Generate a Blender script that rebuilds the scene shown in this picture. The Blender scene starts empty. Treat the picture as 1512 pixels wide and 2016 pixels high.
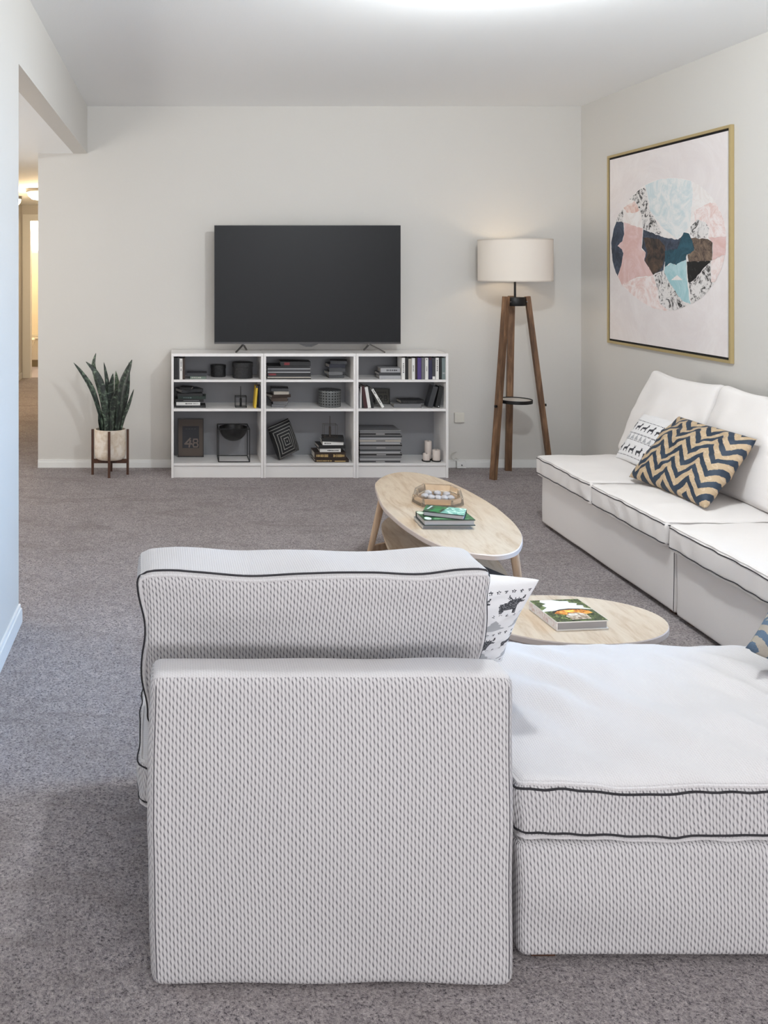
import bpy, bmesh, math, random
from mathutils import Vector, Matrix, noise
from mathutils.geometry import tessellate_polygon
random.seed(7)
PI = math.pi
SC = bpy.context.scene
COL = SC.collection

# ------------------------------------------------------------------ camera, light, exposure
F, CX, CY, EYE = 1700.0, 345.0, 528.0, 1.43        # focal length (px), vanishing point (px), eye height (m)
cd = bpy.data.cameras.new('camera'); cam = bpy.data.objects.new('camera', cd); COL.objects.link(cam)
cam.location = (0, 0, EYE); cam.rotation_euler = (PI/2, 0, 0)
cd.sensor_width = 36; cd.sensor_fit = 'AUTO'; cd.lens = F/2016*36
cd.shift_x = (756-CX)/2016; cd.shift_y = (CY-1008)/2016; cd.clip_start = 0.05
SC.camera = cam
SC.view_settings.view_transform = 'Standard'; SC.view_settings.look = 'None'
SC.view_settings.gamma = 1; SC.view_settings.use_curve_mapping = False
SC.view_settings.exposure = 0.37

W = bpy.data.worlds.new('world'); SC.world = W; W.use_nodes = True
bg = W.node_tree.nodes['Background']; bg.inputs[0].default_value = (0.86, 0.92, 1, 1); bg.inputs[1].default_value = 0.6

def area(name, loc, rot, sx, sy, power, color, spread=PI):
    l = bpy.data.lights.new(name, 'AREA'); l.shape = 'RECTANGLE'; l.size = sx; l.size_y = sy
    l.energy = power; l.color = color; l.spread = spread
    o = bpy.data.objects.new(name, l); COL.objects.link(o); o.location = loc; o.rotation_euler = rot
    return o
def point(name, loc, power, color, r=0.05):
    l = bpy.data.lights.new(name, 'POINT'); l.energy = power; l.color = color; l.shadow_soft_size = r
    o = bpy.data.objects.new(name, l); COL.objects.link(o); o.location = loc
    return o
# daylight through the windows out of view: behind the camera, in the right wall, in the passage on the left
area('daylight_rear', (1.0, -2.45, 1.2), (PI/2+.82, 0, 0), 3.0, 1.4, 102, (0.945, 0.955, 1.0))
area('daylight_right', (2.90, 3.0, 1.25), (PI/2-.23, 0, PI/2), .6, .8, 8.5, (0.20, 0.52, 1.0), math.radians(64))
area('daylight_passage', (-2.98, 4.85, 1.20), (PI/2+.3, 0, -PI/2), 2.0, 1.1, 30, (1.0, 0.945, 0.87))
point('ceiling_fill', (1.3, 3.12, 2.46), 64, (0.92, 0.975, 1.0), .07)  # unseen fill light added to brighten ceiling and room; no fixture here
point('hall_light', (-1.43, 9.0, 2.02), 26, (1.0, 0.74, 0.45), 0.08)
point('bath_light', (-1.7, 12.2, 2.1), 22, (1.0, 0.86, 0.66), 0.1)

# ------------------------------------------------------------------ helpers
def lin(c):
    if isinstance(c, str):
        c = tuple(int(c[i:i+2], 16) for i in (0, 2, 4))
    return tuple(((v/255)/12.92 if v/255 <= .04045 else ((v/255+.055)/1.055)**2.4) for v in c) + (1,)
def U(px, py, z):                       # point of the horizontal plane z seen at a pixel of the photo
    Y = (EYE-z)*F/(py-CY); return Vector(((px-CX)*Y/F, Y, z))
def UX(px, py, X):                      # point of the plane x = X
    Y = X*F/(px-CX); return Vector((X, Y, EYE-(py-CY)*Y/F))
def UY(px, py, Y):                      # point of the plane y = Y
    return Vector(((px-CX)*Y/F, Y, EYE-(py-CY)*Y/F))

class NT:
    def __init__(s, m): s.t = m.node_tree; s.n = s.t.nodes; s.l = s.t.links
    def node(s, typ, **kw):
        n = s.n.new(typ)
        for k, v in kw.items(): setattr(n, k, v)
        return n
    def put(s, sock, v):
        if hasattr(v, 'is_output') or isinstance(v, bpy.types.NodeSocket): s.l.new(v, sock)
        else: sock.default_value = v
    def math(s, op, a, b=0.0, c=None):
        n = s.node('ShaderNodeMath', operation=op); s.put(n.inputs[0], a); s.put(n.inputs[1], b)
        if c is not None: s.put(n.inputs[2], c)
        return n.outputs[0]
    def mix(s, f, a, b):
        n = s.node('ShaderNodeMix', data_type='RGBA'); s.put(n.inputs[0], f); s.put(n.inputs[6], a); s.put(n.inputs[7], b)
        return n.outputs[2]
    def ramp(s, f, stops):
        n = s.node('ShaderNodeValToRGB'); e = n.color_ramp.elements
        while len(e) < len(stops): e.new(0.5)
        for i, (p, c) in enumerate(stops): e[i].position = p; e[i].color = c
        s.put(n.inputs[0], f); return n.outputs[0]
    def coord(s, kind='Object', scale=(1, 1, 1), rot=(0, 0, 0)):
        t = s.node('ShaderNodeTexCoord'); m = s.node('ShaderNodeMapping')
        m.inputs['Scale'].default_value = scale; m.inputs['Rotation'].default_value = rot
        s.l.new(t.outputs[kind], m.inputs[0]); return m.outputs[0]
    def noise(s, vec, scale, detail=2, rough=.5, dist=0.0):
        n = s.node('ShaderNodeTexNoise'); s.put(n.inputs['Vector'], vec); n.inputs['Scale'].default_value = scale
        n.inputs['Detail'].default_value = detail; n.inputs['Roughness'].default_value = rough
        n.inputs['Distortion'].default_value = dist; return n.outputs[0]
    def bump(s, h, strength, dist):
        n = s.node('ShaderNodeBump'); s.put(n.inputs['Height'], h); n.inputs['Strength'].default_value = strength
        n.inputs['Distance'].default_value = dist; s.l.new(n.outputs[0], s.bsdf.inputs['Normal'])
MATS = {}
def mat(name, color='ffffff', rough=.5, metal=0.0, spec=.5, emit=None, estr=0.0, build=None):
    if name in MATS: return MATS[name]
    m = bpy.data.materials.new(name); m.use_nodes = True
    nt = NT(m); b = m.node_tree.nodes['Principled BSDF']; nt.bsdf = b
    b.inputs['Base Color'].default_value = lin(color) if not (isinstance(color, tuple) and len(color) == 4) else color
    b.inputs['Roughness'].default_value = rough; b.inputs['Metallic'].default_value = metal
    b.inputs['Specular IOR Level'].default_value = spec
    if emit: b.inputs['Emission Color'].default_value = lin(emit); b.inputs['Emission Strength'].default_value = estr
    if build: build(nt, b)
    MATS[name] = m; return m

def B():
    return bmesh.new()
def box(bm, x0, x1, y0, y1, z0, z1, mi=0, M=None, bev=0.0):
    vs = [bm.verts.new((x, y, z)) for x in (x0, x1) for y in (y0, y1) for z in (z0, z1)]
    fs = [bm.faces.new([vs[i] for i in q]) for q in ((0, 1, 3, 2), (4, 6, 7, 5), (0, 4, 5, 1), (2, 3, 7, 6), (0, 2, 6, 4), (1, 5, 7, 3))]
    for f in fs: f.material_index = mi
    if bev:
        r = bmesh.ops.bevel(bm, geom=list({e for f in fs for e in f.edges}), offset=bev, segments=2, profile=.6, affect='EDGES')
        vs = list({v for v in r['verts']} | {v for v in vs if v.is_valid})
        for f in r['faces']: f.material_index = mi
    if M is not None:
        for v in vs: v.co = M @ v.co
    return vs
def lathe(bm, prof, c, n=32, mi=0, M=None, a0=0.0):
    rings = []
    for r, z in prof:
        if r < 1e-6: rings.append([bm.verts.new((c[0], c[1], c[2]+z))])
        else: rings.append([bm.verts.new((c[0]+r*math.cos(a0+2*PI*i/n), c[1]+r*math.sin(a0+2*PI*i/n), c[2]+z)) for i in range(n)])
    for a, b in zip(rings, rings[1:]):
        for i in range(n):
            j = (i+1) % n
            if len(a) == 1 and len(b) == 1: continue
            if len(a) == 1: f = bm.faces.new((a[0], b[j], b[i]))
            elif len(b) == 1: f = bm.faces.new((a[i], a[j], b[0]))
            else: f = bm.faces.new((a[i], a[j], b[j], b[i]))
            f.material_index = mi
    if M is not None:
        for rg in rings:
            for v in rg: v.co = M @ v.co
def tube(bm, pts, r, n=8, closed=False, mi=0):
    pts = [Vector(p) for p in pts]; N = len(pts); rings = []
    rr = r if isinstance(r, (list, tuple)) else [r]*N
    up = None
    for i, p in enumerate(pts):
        if closed: t = pts[(i+1) % N]-pts[i-1]
        else: t = pts[min(i+1, N-1)]-pts[max(i-1, 0)]
        t.normalize()
        if up is None:
            up = Vector((0, 0, 1)) if abs(t.z) < .9 else Vector((1, 0, 0))
        s = t.cross(up)
        if s.length < 1e-5: s = t.orthogonal()
        s.normalize(); u2 = s.cross(t).normalized(); up = u2
        rings.append([bm.verts.new(p+rr[i]*(s*math.cos(2*PI*k/n+PI/n)+u2*math.sin(2*PI*k/n+PI/n))) for k in range(n)])
    for i in range(N if closed else N-1):
        a, b = rings[i], rings[(i+1) % N]
        for k in range(n):
            f = bm.faces.new((a[k], a[(k+1) % n], b[(k+1) % n], b[k])); f.material_index = mi
    if not closed:
        bm.faces.new(rings[0][::-1]).material_index = mi; bm.faces.new(rings[-1]).material_index = mi
def bar(bm, p, q, w, d, mi=0, up=(0, 0, 1)):      # rectangular bar from p to q
    p, q = Vector(p), Vector(q); t = (q-p).normalized(); s = t.cross(Vector(up))
    if s.length < 1e-4: s = t.cross(Vector((0, 1, 0)))
    s.normalize(); u = s.cross(t)
    ra = [[bm.verts.new(c+s*a*w/2+u*b*d/2) for a, b in ((-1, -1), (1, -1), (1, 1), (-1, 1))] for c in (p, q)]
    for k in range(4): bm.faces.new((ra[0][k], ra[0][(k+1) % 4], ra[1][(k+1) % 4], ra[1][k])).material_index = mi
    bm.faces.new(ra[0][::-1]).material_index = mi; bm.faces.new(ra[1]).material_index = mi
def plate(bm, pts, z0, z1, mi=0, mis=None):              # horizontal plate with an outline [(x, y)]
    lo = [bm.verts.new((p[0], p[1], z0)) for p in pts]; hi = [bm.verts.new((p[0], p[1], z1)) for p in pts]
    a = bm.faces.new(lo[::-1]); b = bm.faces.new(hi); a.material_index = b.material_index = mi
    for i in range(len(pts)):
        j = (i+1) % len(pts)
        bm.faces.new((lo[i], lo[j], hi[j], hi[i])).material_index = mi if mis is None else mis
def catmull(P, k=6, closed=True):
    P = [Vector(p) for p in P]; n = len(P); out = []
    for i in range(n if closed else n-1):
        if closed: a, b, c, d = P[i-1], P[i], P[(i+1) % n], P[(i+2) % n]
        else: a, b, c, d = P[max(i-1, 0)], P[i], P[i+1], P[min(i+2, n-1)]
        for s in range(k):
            t = s/k
            out.append(.5*((2*b)+(c-a)*t+(2*a-5*b+4*c-d)*t*t+(3*b-a-3*c+d)*t**3))
    if not closed: out.append(P[-1])
    return out

def boxuv(me, sc=1.0):
    uv = me.uv_layers.new(name='uv')
    for p in me.polygons:
        n = p.normal; ax = max(range(3), key=lambda i: abs(n[i]))
        for li in p.loop_indices:
            c = me.vertices[me.loops[li].vertex_index].co
            uv.data[li].uv = ((c.x, c.z) if ax == 1 else (c.y, c.z) if ax == 0 else (c.x, c.y))
def obj(name, bm, m, parent=None, origin=None, smooth=False, uv=False, angle=40, fixn=True):
    """link the bmesh as one mesh object; a part takes its thing's origin"""
    me = bpy.data.meshes.new(name)
    if fixn: bmesh.ops.recalc_face_normals(bm, faces=bm.faces[:])
    if uv: 
        bm.to_mesh(me); boxuv(me)
        bm.free(); bm = bmesh.new(); bm.from_mesh(me)
    if parent is not None: origin = Vector(parent['_o'])
    elif origin is None:
        lo = Vector([min(v.co[i] for v in bm.verts) for i in range(3)]); hi = Vector([max(v.co[i] for v in bm.verts) for i in range(3)])
        origin = Vector(((lo.x+hi.x)/2, (lo.y+hi.y)/2, lo.z))
    origin = Vector(origin)
    for v in bm.verts: v.co -= origin
    if smooth:
        for f in bm.faces: f.smooth = True
        for e in bm.edges:
            if len(e.link_faces) == 2 and e.calc_face_angle(0) > math.radians(angle): e.smooth = False
    bm.to_mesh(me); bm.free()
    for x in (m if isinstance(m, (list, tuple)) else [m]): me.materials.append(x)
    o = bpy.data.objects.new(name, me); COL.objects.link(o); o['_o'] = origin[:]
    if parent is not None: o.parent = parent
    else: o.location = origin
    return o
def tag(o, label, cat, group=None, kind=None):
    o['label'] = label; o['category'] = cat
    if group: o['group'] = group
    if kind: o['kind'] = kind
    return o
def thing(name, label, cat, loc, group=None):
    o = bpy.data.objects.new(name, None); COL.objects.link(o); o.location = loc; o['_o'] = Vector(loc)[:]
    o.empty_display_size = .1
    return tag(o, label, cat, group)
def struct(name, bm, m, parent=None, **kw):
    o = obj(name, bm, m, parent, **kw)
    if parent is None: o['kind'] = 'structure'
    return o

# ------------------------------------------------------------------ materials
def wall_build(nt, b):
    v = nt.coord()
    nt.bump(nt.noise(v, 90, 3, .6), .12, .004)
M_wall = mat('wall_paint', (209, 206, 201), .6, spec=.3, build=wall_build)
M_ceil = mat('ceiling_paint', (247, 248, 248), .8, spec=.2, build=wall_build)
M_trim = mat('trim_paint', (232, 232, 230), .35)
def carpet_build(nt, b):
    v = nt.coord()
    big = nt.noise(v, 1.7, 3, .55, .6); mid = nt.noise(v, 26, 2, .5); fine = nt.noise(v, 165, 3, .8)
    dirt = nt.noise(nt.coord(scale=(.6, 2.2, 1)), 3.0, 3, .6, .8)
    c1 = nt.ramp(fine, [(.34, lin((60, 57, 62))), (.43, lin((154, 147, 149))), (.56, lin((192, 183, 182))), (.70, lin((224, 216, 214)))])
    c2 = nt.mix(nt.math('MULTIPLY', nt.ramp(big, [(.35, (0, 0, 0, 1)), (.7, (1, 1, 1, 1))]), .30), c1, lin((140, 130, 128)))
    c3 = nt.mix(nt.math('MULTIPLY', nt.ramp(dirt, [(.52, (0, 0, 0, 1)), (.68, (1, 1, 1, 1))]), .30), c2, lin((124, 113, 108)))
    c4 = nt.mix(nt.math('MULTIPLY', nt.ramp(mid, [(.4, (0, 0, 0, 1)), (.62, (1, 1, 1, 1))]), .22), c3, lin((132, 124, 124)))
    nt.l.new(c4, b.inputs['Base Color'])
    nt.bump(nt.math('ADD', fine, nt.math('MULTIPLY', mid, .6)), .8, .012)
M_carpet = mat('carpet_pile', (130, 122, 121), .95, spec=.1, build=carpet_build)

def knit_fn(cw=.0073, ch=.0160, contrast=.95, dark=(96, 92, 99), bmp=.55):
  def knit_build(nt, b):
      # staggered knit: vertical columns of dark slits, painted shade between pale oval stitches
      t = nt.node('ShaderNodeTexCoord'); sp = nt.node('ShaderNodeSeparateXYZ'); nt.l.new(t.outputs['UV'], sp.inputs[0])
      u = nt.math('DIVIDE', sp.outputs[0], cw); v = nt.math('DIVIDE', sp.outputs[1], ch)
      k = nt.math('FLOOR', nt.math('ADD', u, .5))
      ph = nt.math('MULTIPLY', nt.math('ADD', v, nt.math('MULTIPLY', k, .5)), 2*PI)
      du = nt.math('SUBTRACT', u, k)
      du = nt.math('ADD', du, nt.math('MULTIPLY', nt.math('SINE', ph), .10))
      across = nt.math('MULTIPLY_ADD', nt.math('ABSOLUTE', du), -3.4, 1.0)
      across = nt.math('MAXIMUM', across, 0.0)
      along = nt.math('MULTIPLY_ADD', nt.math('COSINE', ph), .36, .64)
      slit = nt.math('MULTIPLY', nt.math('POWER', across, .8), along)
      nz = nt.noise(nt.coord('UV'), 130, 2, .5)
      slit = nt.math('MULTIPLY', slit, nt.math('MULTIPLY_ADD', nz, 1.0, .5))
      fuzz = nt.noise(nt.coord('UV'), 700, 2, .6)
      base = nt.mix(fuzz, lin((202, 199, 199)), lin((216, 212, 212)))
      col = nt.mix(nt.math('MINIMUM', nt.math('MULTIPLY', slit, contrast), .9), base, lin(dark))
      nt.l.new(col, b.inputs['Base Color'])
      nt.bump(nt.math('ADD', nt.math('MULTIPLY', slit, -1.0), nt.math('MULTIPLY', fuzz, .15)), bmp, .004)
  return knit_build
M_knit = mat('sofa_knit', (225, 222, 222), .9, spec=.15, build=knit_fn())
M_knitfine_lit = mat('sofa_knit_fine_lit', (225, 222, 222), .9, spec=.15, build=knit_fn(.0052, .0080, .20, (150, 146, 150), .25))  # finer weave, slit shade painted fainter as on lit tops; also for piping
M_K = [M_knit, M_knitfine_lit]
M_cotton = mat('sofa_cotton', (226, 221, 218), .9, spec=.15, build=lambda nt, b: nt.bump(nt.noise(nt.coord('UV'), 240, 2, .5), .25, .002))
M_seam = mat('seam_thread', (46, 44, 48), .9)
M_lining = mat('dark_lining', (60, 54, 52), .9)

def wood_fn(c0, c1, c2, scale, rot=(0, 0, 0), bumpy=.05):
    def f(nt, b):
        v = nt.coord(scale=scale, rot=rot)
        n1 = nt.noise(v, 3.2, 5, .62, 1.4); n2 = nt.noise(v, 14, 3, .6, .4)
        c = nt.ramp(nt.math('ADD', nt.math('MULTIPLY', n1, .75), nt.math('MULTIPLY', n2, .25)), [(.33, lin(c0)), (.5, lin(c1)), (.68, lin(c2))])
        nt.l.new(c, b.inputs['Base Color']); nt.bump(n2, bumpy, .002)
    return f
M_oak = mat('pale_oak', (214, 196, 172), .45, build=wood_fn((174, 149, 122), (196, 177, 154), (205, 189, 168), (6, 1.1, 6), (0, 0, -.35)))
M_oakleg = mat('oak_leg', (196, 166, 136), .5, build=wood_fn((168, 134, 104), (192, 160, 130), (208, 180, 150), (8, 8, 1)))
M_birch_edge = mat('oak_edge', (205, 190, 180), .5)
M_walnut = mat('dark_walnut', (72, 44, 30), .5, build=wood_fn((50, 30, 22), (76, 47, 33), (98, 64, 45), (9, 9, 1)))
M_rustic = mat('rustic_wood', (110, 80, 55), .6, build=wood_fn((66, 44, 28), (108, 78, 54), (146, 112, 82), (8, 8, .8)))
M_black = mat('black_metal', (16, 16, 17), .45, metal=.3)
M_white = mat('white_melamine', (233, 230, 228), .28)
M_shadeback = mat('shade_grey_back_board', (134, 134, 137), .5)  # grey deepened to paint in the shade inside the shelves
M_chrome = mat('brushed_steel', (120, 118, 116), .35, metal=.8)
M_screen = mat('tv_screen', (15, 16, 19), .45, spec=.28)
M_bezel = mat('tv_bezel', (30, 30, 32), .4)
M_linen = mat('linen_shade', (228, 219, 208), .9, build=lambda nt, b: (nt.bump(nt.noise(nt.coord(scale=(1, 1, 1)), 420, 2, .6), .3, .001),
        nt.put(b.inputs['Transmission Weight'], 0.0)))
M_gold = mat('gold_frame', (186, 166, 120), .4, metal=.35)
M_gap = mat('shadow_gap', (10, 10, 11), .8)
M_soil = mat('dark_soil', (34, 26, 20), .95)
def pot_build(nt, b):
    n1 = nt.noise(nt.coord(), 22, 5, .65, .6)
    nt.l.new(nt.ramp(n1, [(.35, lin((206, 188, 166))), (.6, lin((228, 218, 206)))]), b.inputs['Base Color'])
M_pot = mat('cream_ceramic', (226, 214, 198), .6, build=pot_build)
def leaf_build(nt, b):
    t = nt.node('ShaderNodeTexCoord'); sp = nt.node('ShaderNodeSeparateXYZ'); nt.l.new(t.outputs['UV'], sp.inputs[0])
    cmb = nt.node('ShaderNodeCombineXYZ'); nt.put(cmb.inputs[0], nt.math('MULTIPLY', sp.outputs[0], .42)); nt.put(cmb.inputs[1], nt.math('MULTIPLY', sp.outputs[1], 5.0))
    n1 = nt.noise(cmb.outputs[0], 3.4, 3, .6, .5)
    base = nt.ramp(n1, [(.40, lin((26, 34, 29))), (.53, lin((48, 60, 50))), (.60, lin((78, 94, 78))), (.72, lin((126, 142, 122)))])
    oi = nt.node('ShaderNodeObjectInfo'); c = nt.node('ShaderNodeHueSaturation'); nt.put(c.inputs['Value'], nt.math('MULTIPLY_ADD', oi.outputs['Random'], .75, .62)); nt.put(c.inputs['Color'], base); nt.l.new(c.outputs[0], b.inputs['Base Color'])
M_leaf = mat('snake_leaf', (50, 66, 50), .45, build=leaf_build)
def leafpale_build(nt, b):
    nt.l.new(nt.ramp(nt.noise(nt.coord(scale=(1, 1, 2)), 60, 3, .6), [(.38, lin((60, 74, 58))), (.62, lin((116, 134, 106)))]), b.inputs['Base Color'])
M_leafpale = mat('snake_leaf_pale', (110, 135, 95), .45, build=leafpale_build)
M_text = mat('spine_print', (60, 60, 62), .7)
M_textlight = mat('spine_print_light', (190, 186, 178), .7)
M_textgold = mat('spine_print_gold', (176, 150, 100), .6)
M_textred = mat('spine_print_red', (120, 34, 40), .6)
M_pages = mat('book_pages', (196, 191, 184), .9)
CV = {k: mat('cover_'+k, c, .5) for k, c in dict(
    black=(22, 22, 23), charcoal=(52, 53, 56), grey=(104, 104, 106), lightgrey=(160, 160, 162), white=(226, 224, 220), cream=(206, 200, 186),
    beige=(176, 168, 156), darkgreen=(26, 42, 36), green=(38, 92, 48), purple=(74, 54, 116), navy=(34, 34, 66), brown=(66, 50, 40), umber=(44, 30, 22), slate=(112, 124, 124),
    yellow=(206, 172, 42), maroon=(60, 22, 24), blueblack=(28, 30, 44), mist=(150, 148, 147), sage=(108, 124, 112)).items()}

# ------------------------------------------------------------------ the room
XR, YB, ZC, XL, YL, ZS, XH = 2.914, 6.20, 2.593, -.631, 3.48, 2.254, -.985
bm = B(); box(bm, -3.1, XR+.1, -2.6, 11.30, -.1, 0); struct('floor', bm, M_carpet)
bm = B(); box(bm, XL-.1, XR+.1, -2.6, YB+.1, ZC, ZC+.1); struct('ceiling', bm, M_ceil)
bm = B(); box(bm, -3.1, XL-.1, YL-.1, YB, ZS, ZS+.1); box(bm, -2.1, XH, YB, 11.3, ZS, ZS+.1); struct('ceiling', bm, M_ceil)
bm = B(); box(bm, XH, XR+.1, YB, YB+.1, 0, ZC); struct('wall_back', bm, M_wall)
bm = B(); box(bm, XR, XR+.1, 3.3, YB, 0, ZC); box(bm, XR, XR+.1, -2.6, 1.6, 0, ZC); box(bm, XR, XR+.1, 1.6, 3.3, 0, .55); box(bm, XR, XR+.1, 1.6, 3.3, 1.95, ZC); struct('wall_right', bm, M_wall)
bm = B(); box(bm, XL-.1, XL, -2.6, YL, 0, ZC); box(bm, XL-.1, XL, YL, YB, ZS, ZC); struct('wall_left', bm, M_wall)
bm = B(); box(bm, -3.1, -3.0, YL, 3.85, 0, ZS); box(bm, -3.1, -3.0, 5.85, YB, 0, ZS); box(bm, -3.1, -3.0, 3.85, 5.85, 0, .65); box(bm, -3.1, -3.0, 3.85, 5.85, 1.95, ZS); box(bm, -3.1, XL-.1, YL-.1, YL, 0, ZS); struct('wall_passage', bm, M_wall)
bm = B(); box(bm, -3.0, -2.0, YB, YB+.1, 0, ZS); box(bm, -2.1, -2.0, YB+.1, 11.3, 0, ZS); struct('wall_hall_left', bm, M_wall)
bm = B(); box(bm, XH, XH+.1, YB+.1, 11.3, 0, ZS); struct('wall_hall_right', bm, M_wall)
# rear wall around the big window behind the camera
bm = B(); box(bm, XL, XR, -2.6, -2.5, 0, .4); box(bm, XL, XR, -2.6, -2.5, 2.45, ZC); box(bm, XL, -.6, -2.6, -2.5, .4, 2.45); box(bm, 2.6, XR, -2.6, -2.5, .4, 2.45)
struct('wall_rear', bm, M_wall)
# hall end: wall with the bathroom doorway, casing
bm = B(); box(bm, -2.1, -1.90, 11.25, 11.35, 0, 2.254); box(bm, -1.90, XH, 11.25, 11.35, 2.06, 2.254); box(bm, -1.15, XH, 11.25, 11.35, 0, 2.06)
struct('wall_hall_end', bm, M_wall)
bm = B(); box(bm, -1.985, -1.885, 11.232, 11.25, 0, 2.13); box(bm, -1.885, -1.16, 11.232, 11.25, 2.045, 2.13); box(bm, -1.16, -1.07, 11.232, 11.25, 0, 2.13)
box(bm, -1.90, -1.885, 11.25, 11.36, 0, 2.06)
struct('trim_1', bm, M_trim)
bm = B(); box(bm, -1.999, -1.975, 9.6, 9.69, 0, 2.1); box(bm, -1.999, -1.975, 10.75, 10.84, 0, 2.1); box(bm, -1.999, -1.975, 9.69, 10.75, 2.02, 2.1)
struct('trim_2', bm, M_trim)
# bathroom
M_btile = mat('bath_floor_vinyl', (196, 188, 196), .3)
bm = B(); box(bm, -2.6, -1.0, 11.30, 13.1, -.1, .0); struct('floor', bm, M_btile)
bm = B(); box(bm, -2.6, -1.0, 11.35, 13.1, 2.35, 2.45); struct('ceiling', bm, M_ceil)
M_cream = mat('bath_wall_paint', (240, 228, 204), .6)
bm = B(); box(bm, -2.6, -2.5, 11.35, 13.1, 0, 2.35); box(bm, -1.1, -1.0, 11.35, 13.1, 0, 2.35)
box(bm, -2.5, -1.1, 13.0, 13.1, 0, 1.66); box(bm, -2.5, -1.1, 13.0, 13.1, 2.22, 2.35); box(bm, -2.5, -2.19, 13.0, 13.1, 1.66, 2.22); box(bm, -1.4, -1.1, 13.0, 13.1, 1.66, 2.22)
box(bm, -2.5, -2.1, 11.30, 11.35, 0, 2.35)
struct('wall_bathroom', bm, M_cream)
bm = B()
for a in ((-2.19, -1.4, 1.66, 1.69), (-2.19, -1.4, 2.19, 2.22), (-2.19, -2.16, 1.69, 2.19), (-1.43, -1.4, 1.69, 2.19)): box(bm, a[0], a[1], 13.01, 13.06, a[2], a[3])
wn = struct('window_1', bm, M_trim)
bm = B(); box(bm, -2.16, -1.43, 13.03, 13.036, 1.69, 2.19)
obj('pane', bm, mat('frosted_daylit_glass', (250, 250, 255), .5, emit=(250, 250, 255), estr=2.2), wn)

def baseboard(name, segs):
    bm = B()
    for (x0, x1, y0, y1, ax, sg) in segs:
        # main board plus a thinner moulded top
        if ax == 'y':
            a, b2 = sorted((y0, y0+sg*.013)); c, d = sorted((y0, y0+sg*.008)); box(bm, x0, x1, a, b2, 0, .040); box(bm, x0, x1, c, d, .040, .056)
        else:
            a, b2 = sorted((x0, x0+sg*.013)); c, d = sorted((x0, x0+sg*.008)); box(bm, a, b2, y0, y1, 0, .062); box(bm, c, d, y0, y1, .062, .078)
    struct(name, bm, M_trim)
baseboard('baseboard_back', [(XH, XR, YB, YB, 'y', -1)])
baseboard('baseboard_right', [(XR, XR, -2.5, YB-.013, 'x', -1)])
baseboard('baseboard_left', [(XL, XL, -2.5, YL, 'x', 1), (XL-.1, XL+.013, YL, YL, 'y', 1)])
baseboard('baseboard_hall', [(-2.0, -2.0, YB+.1, 9.6, 'x', 1), (-2.0, -2.0, 10.84, 11.23, 'x', 1)])

# hall ceiling lamps, toilet, bathtub (seen through the doorway)
M_lampglass = mat('lit_glass_dome', (255, 246, 230), .3, emit=(255, 236, 200), estr=5.0)
def dome(name, label, x, y, r):
    t = thing(name, label, 'ceiling light', (x, y, ZS), 'ceiling lights in the hallway')
    bm = B(); lathe(bm, [(0, 0), (r, 0), (r, -.028), (r*.93, -.034), (0, -.034)], (x, y, ZS)); obj('rim', bm, M_chrome, t, smooth=True)
    bm = B(); lathe(bm, [(r*.92, -.034), (r*.86, -.07), (r*.6, -.105), (0, -.12)], (x, y, ZS)); obj('glass_dome', bm, M_lampglass, t, smooth=True)
dome('ceiling_light', 'lit glass dome ceiling light in the hallway beside the back wall', -1.40, 9.0, .155)
dome('ceiling_light', 'lit dome ceiling light at the left of the hallway, mostly hidden by the near wall', -1.86, 9.9, .10)
M_porc = mat('white_porcelain', (236, 228, 212), .2)
t = thing('toilet', 'white toilet seen through the hallway doorway', 'toilet', (-2.2, 12.05, 0))
def ell(cx, cy, rx, ry, n=28): return [(cx+rx*math.cos(2*PI*i/n), cy+ry*math.sin(2*PI*i/n)) for i in range(n)]
def loft(bm, rings):
    R = [[bm.verts.new(p) for p in r] for r in rings]; n = len(R[0])
    for a, b in zip(R, R[1:]):
        for i in range(n): bm.faces.new((a[i], a[(i+1) % n], b[(i+1) % n], b[i]))
    bm.faces.new(R[0][::-1]); bm.faces.new(R[-1])
bm = B(); loft(bm, [[(x, y, z) for x, y in ell(cx, 12.05, rx, ry)] for z, cx, rx, ry in ((0, -2.22, .15, .12), (.1, -2.22, .13, .10), (.25, -2.2, .17, .14), (.39, -2.19, .225, .185), (.41, -2.19, .225, .185))])
obj('bowl', bm, M_porc, t, smooth=True)
bm = B(); loft(bm, [[(x, y, z) for x, y in ell(-2.19, 12.05, r, r*.83)] for z, r in ((.411, .232), (.44, .236), (.45, .22))]); obj('seat', bm, M_porc, t, smooth=True)
bm = B(); box(bm, -2.495, -2.37, 11.85, 12.25, .40, .76, bev=.01); obj('tank', bm, M_porc, t)
bm = B(); box(bm, -2.0-.499, -2.36, 11.84, 12.26, .761, .79, bev=.006); obj('tank_lid', bm, M_porc, t)
t = thing('bathtub', 'white bathtub along the far bathroom wall', 'bathtub', (-1.8, 12.75, 0))
bm = B(); box(bm, -2.49, -1.11, 12.50, 12.56, .10, .40, bev=.01); box(bm, -2.49, -1.11, 12.56, 12.99, .10, .14); obj('shell', bm, M_porc, t)
bm = B(); box(bm, -2.495, -1.105, 12.48, 12.57, .401, .425, bev=.008); box(bm, -2.495, -1.105, 12.93, 12.995, .401, .425); obj('rim', bm, M_porc, t)
bm = B(); box(bm, -2.49, -1.11, 12.53, 12.98, 0, .099); obj('plinth', bm, mat('tub_plinth', (150, 138, 110), .6), t)

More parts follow.
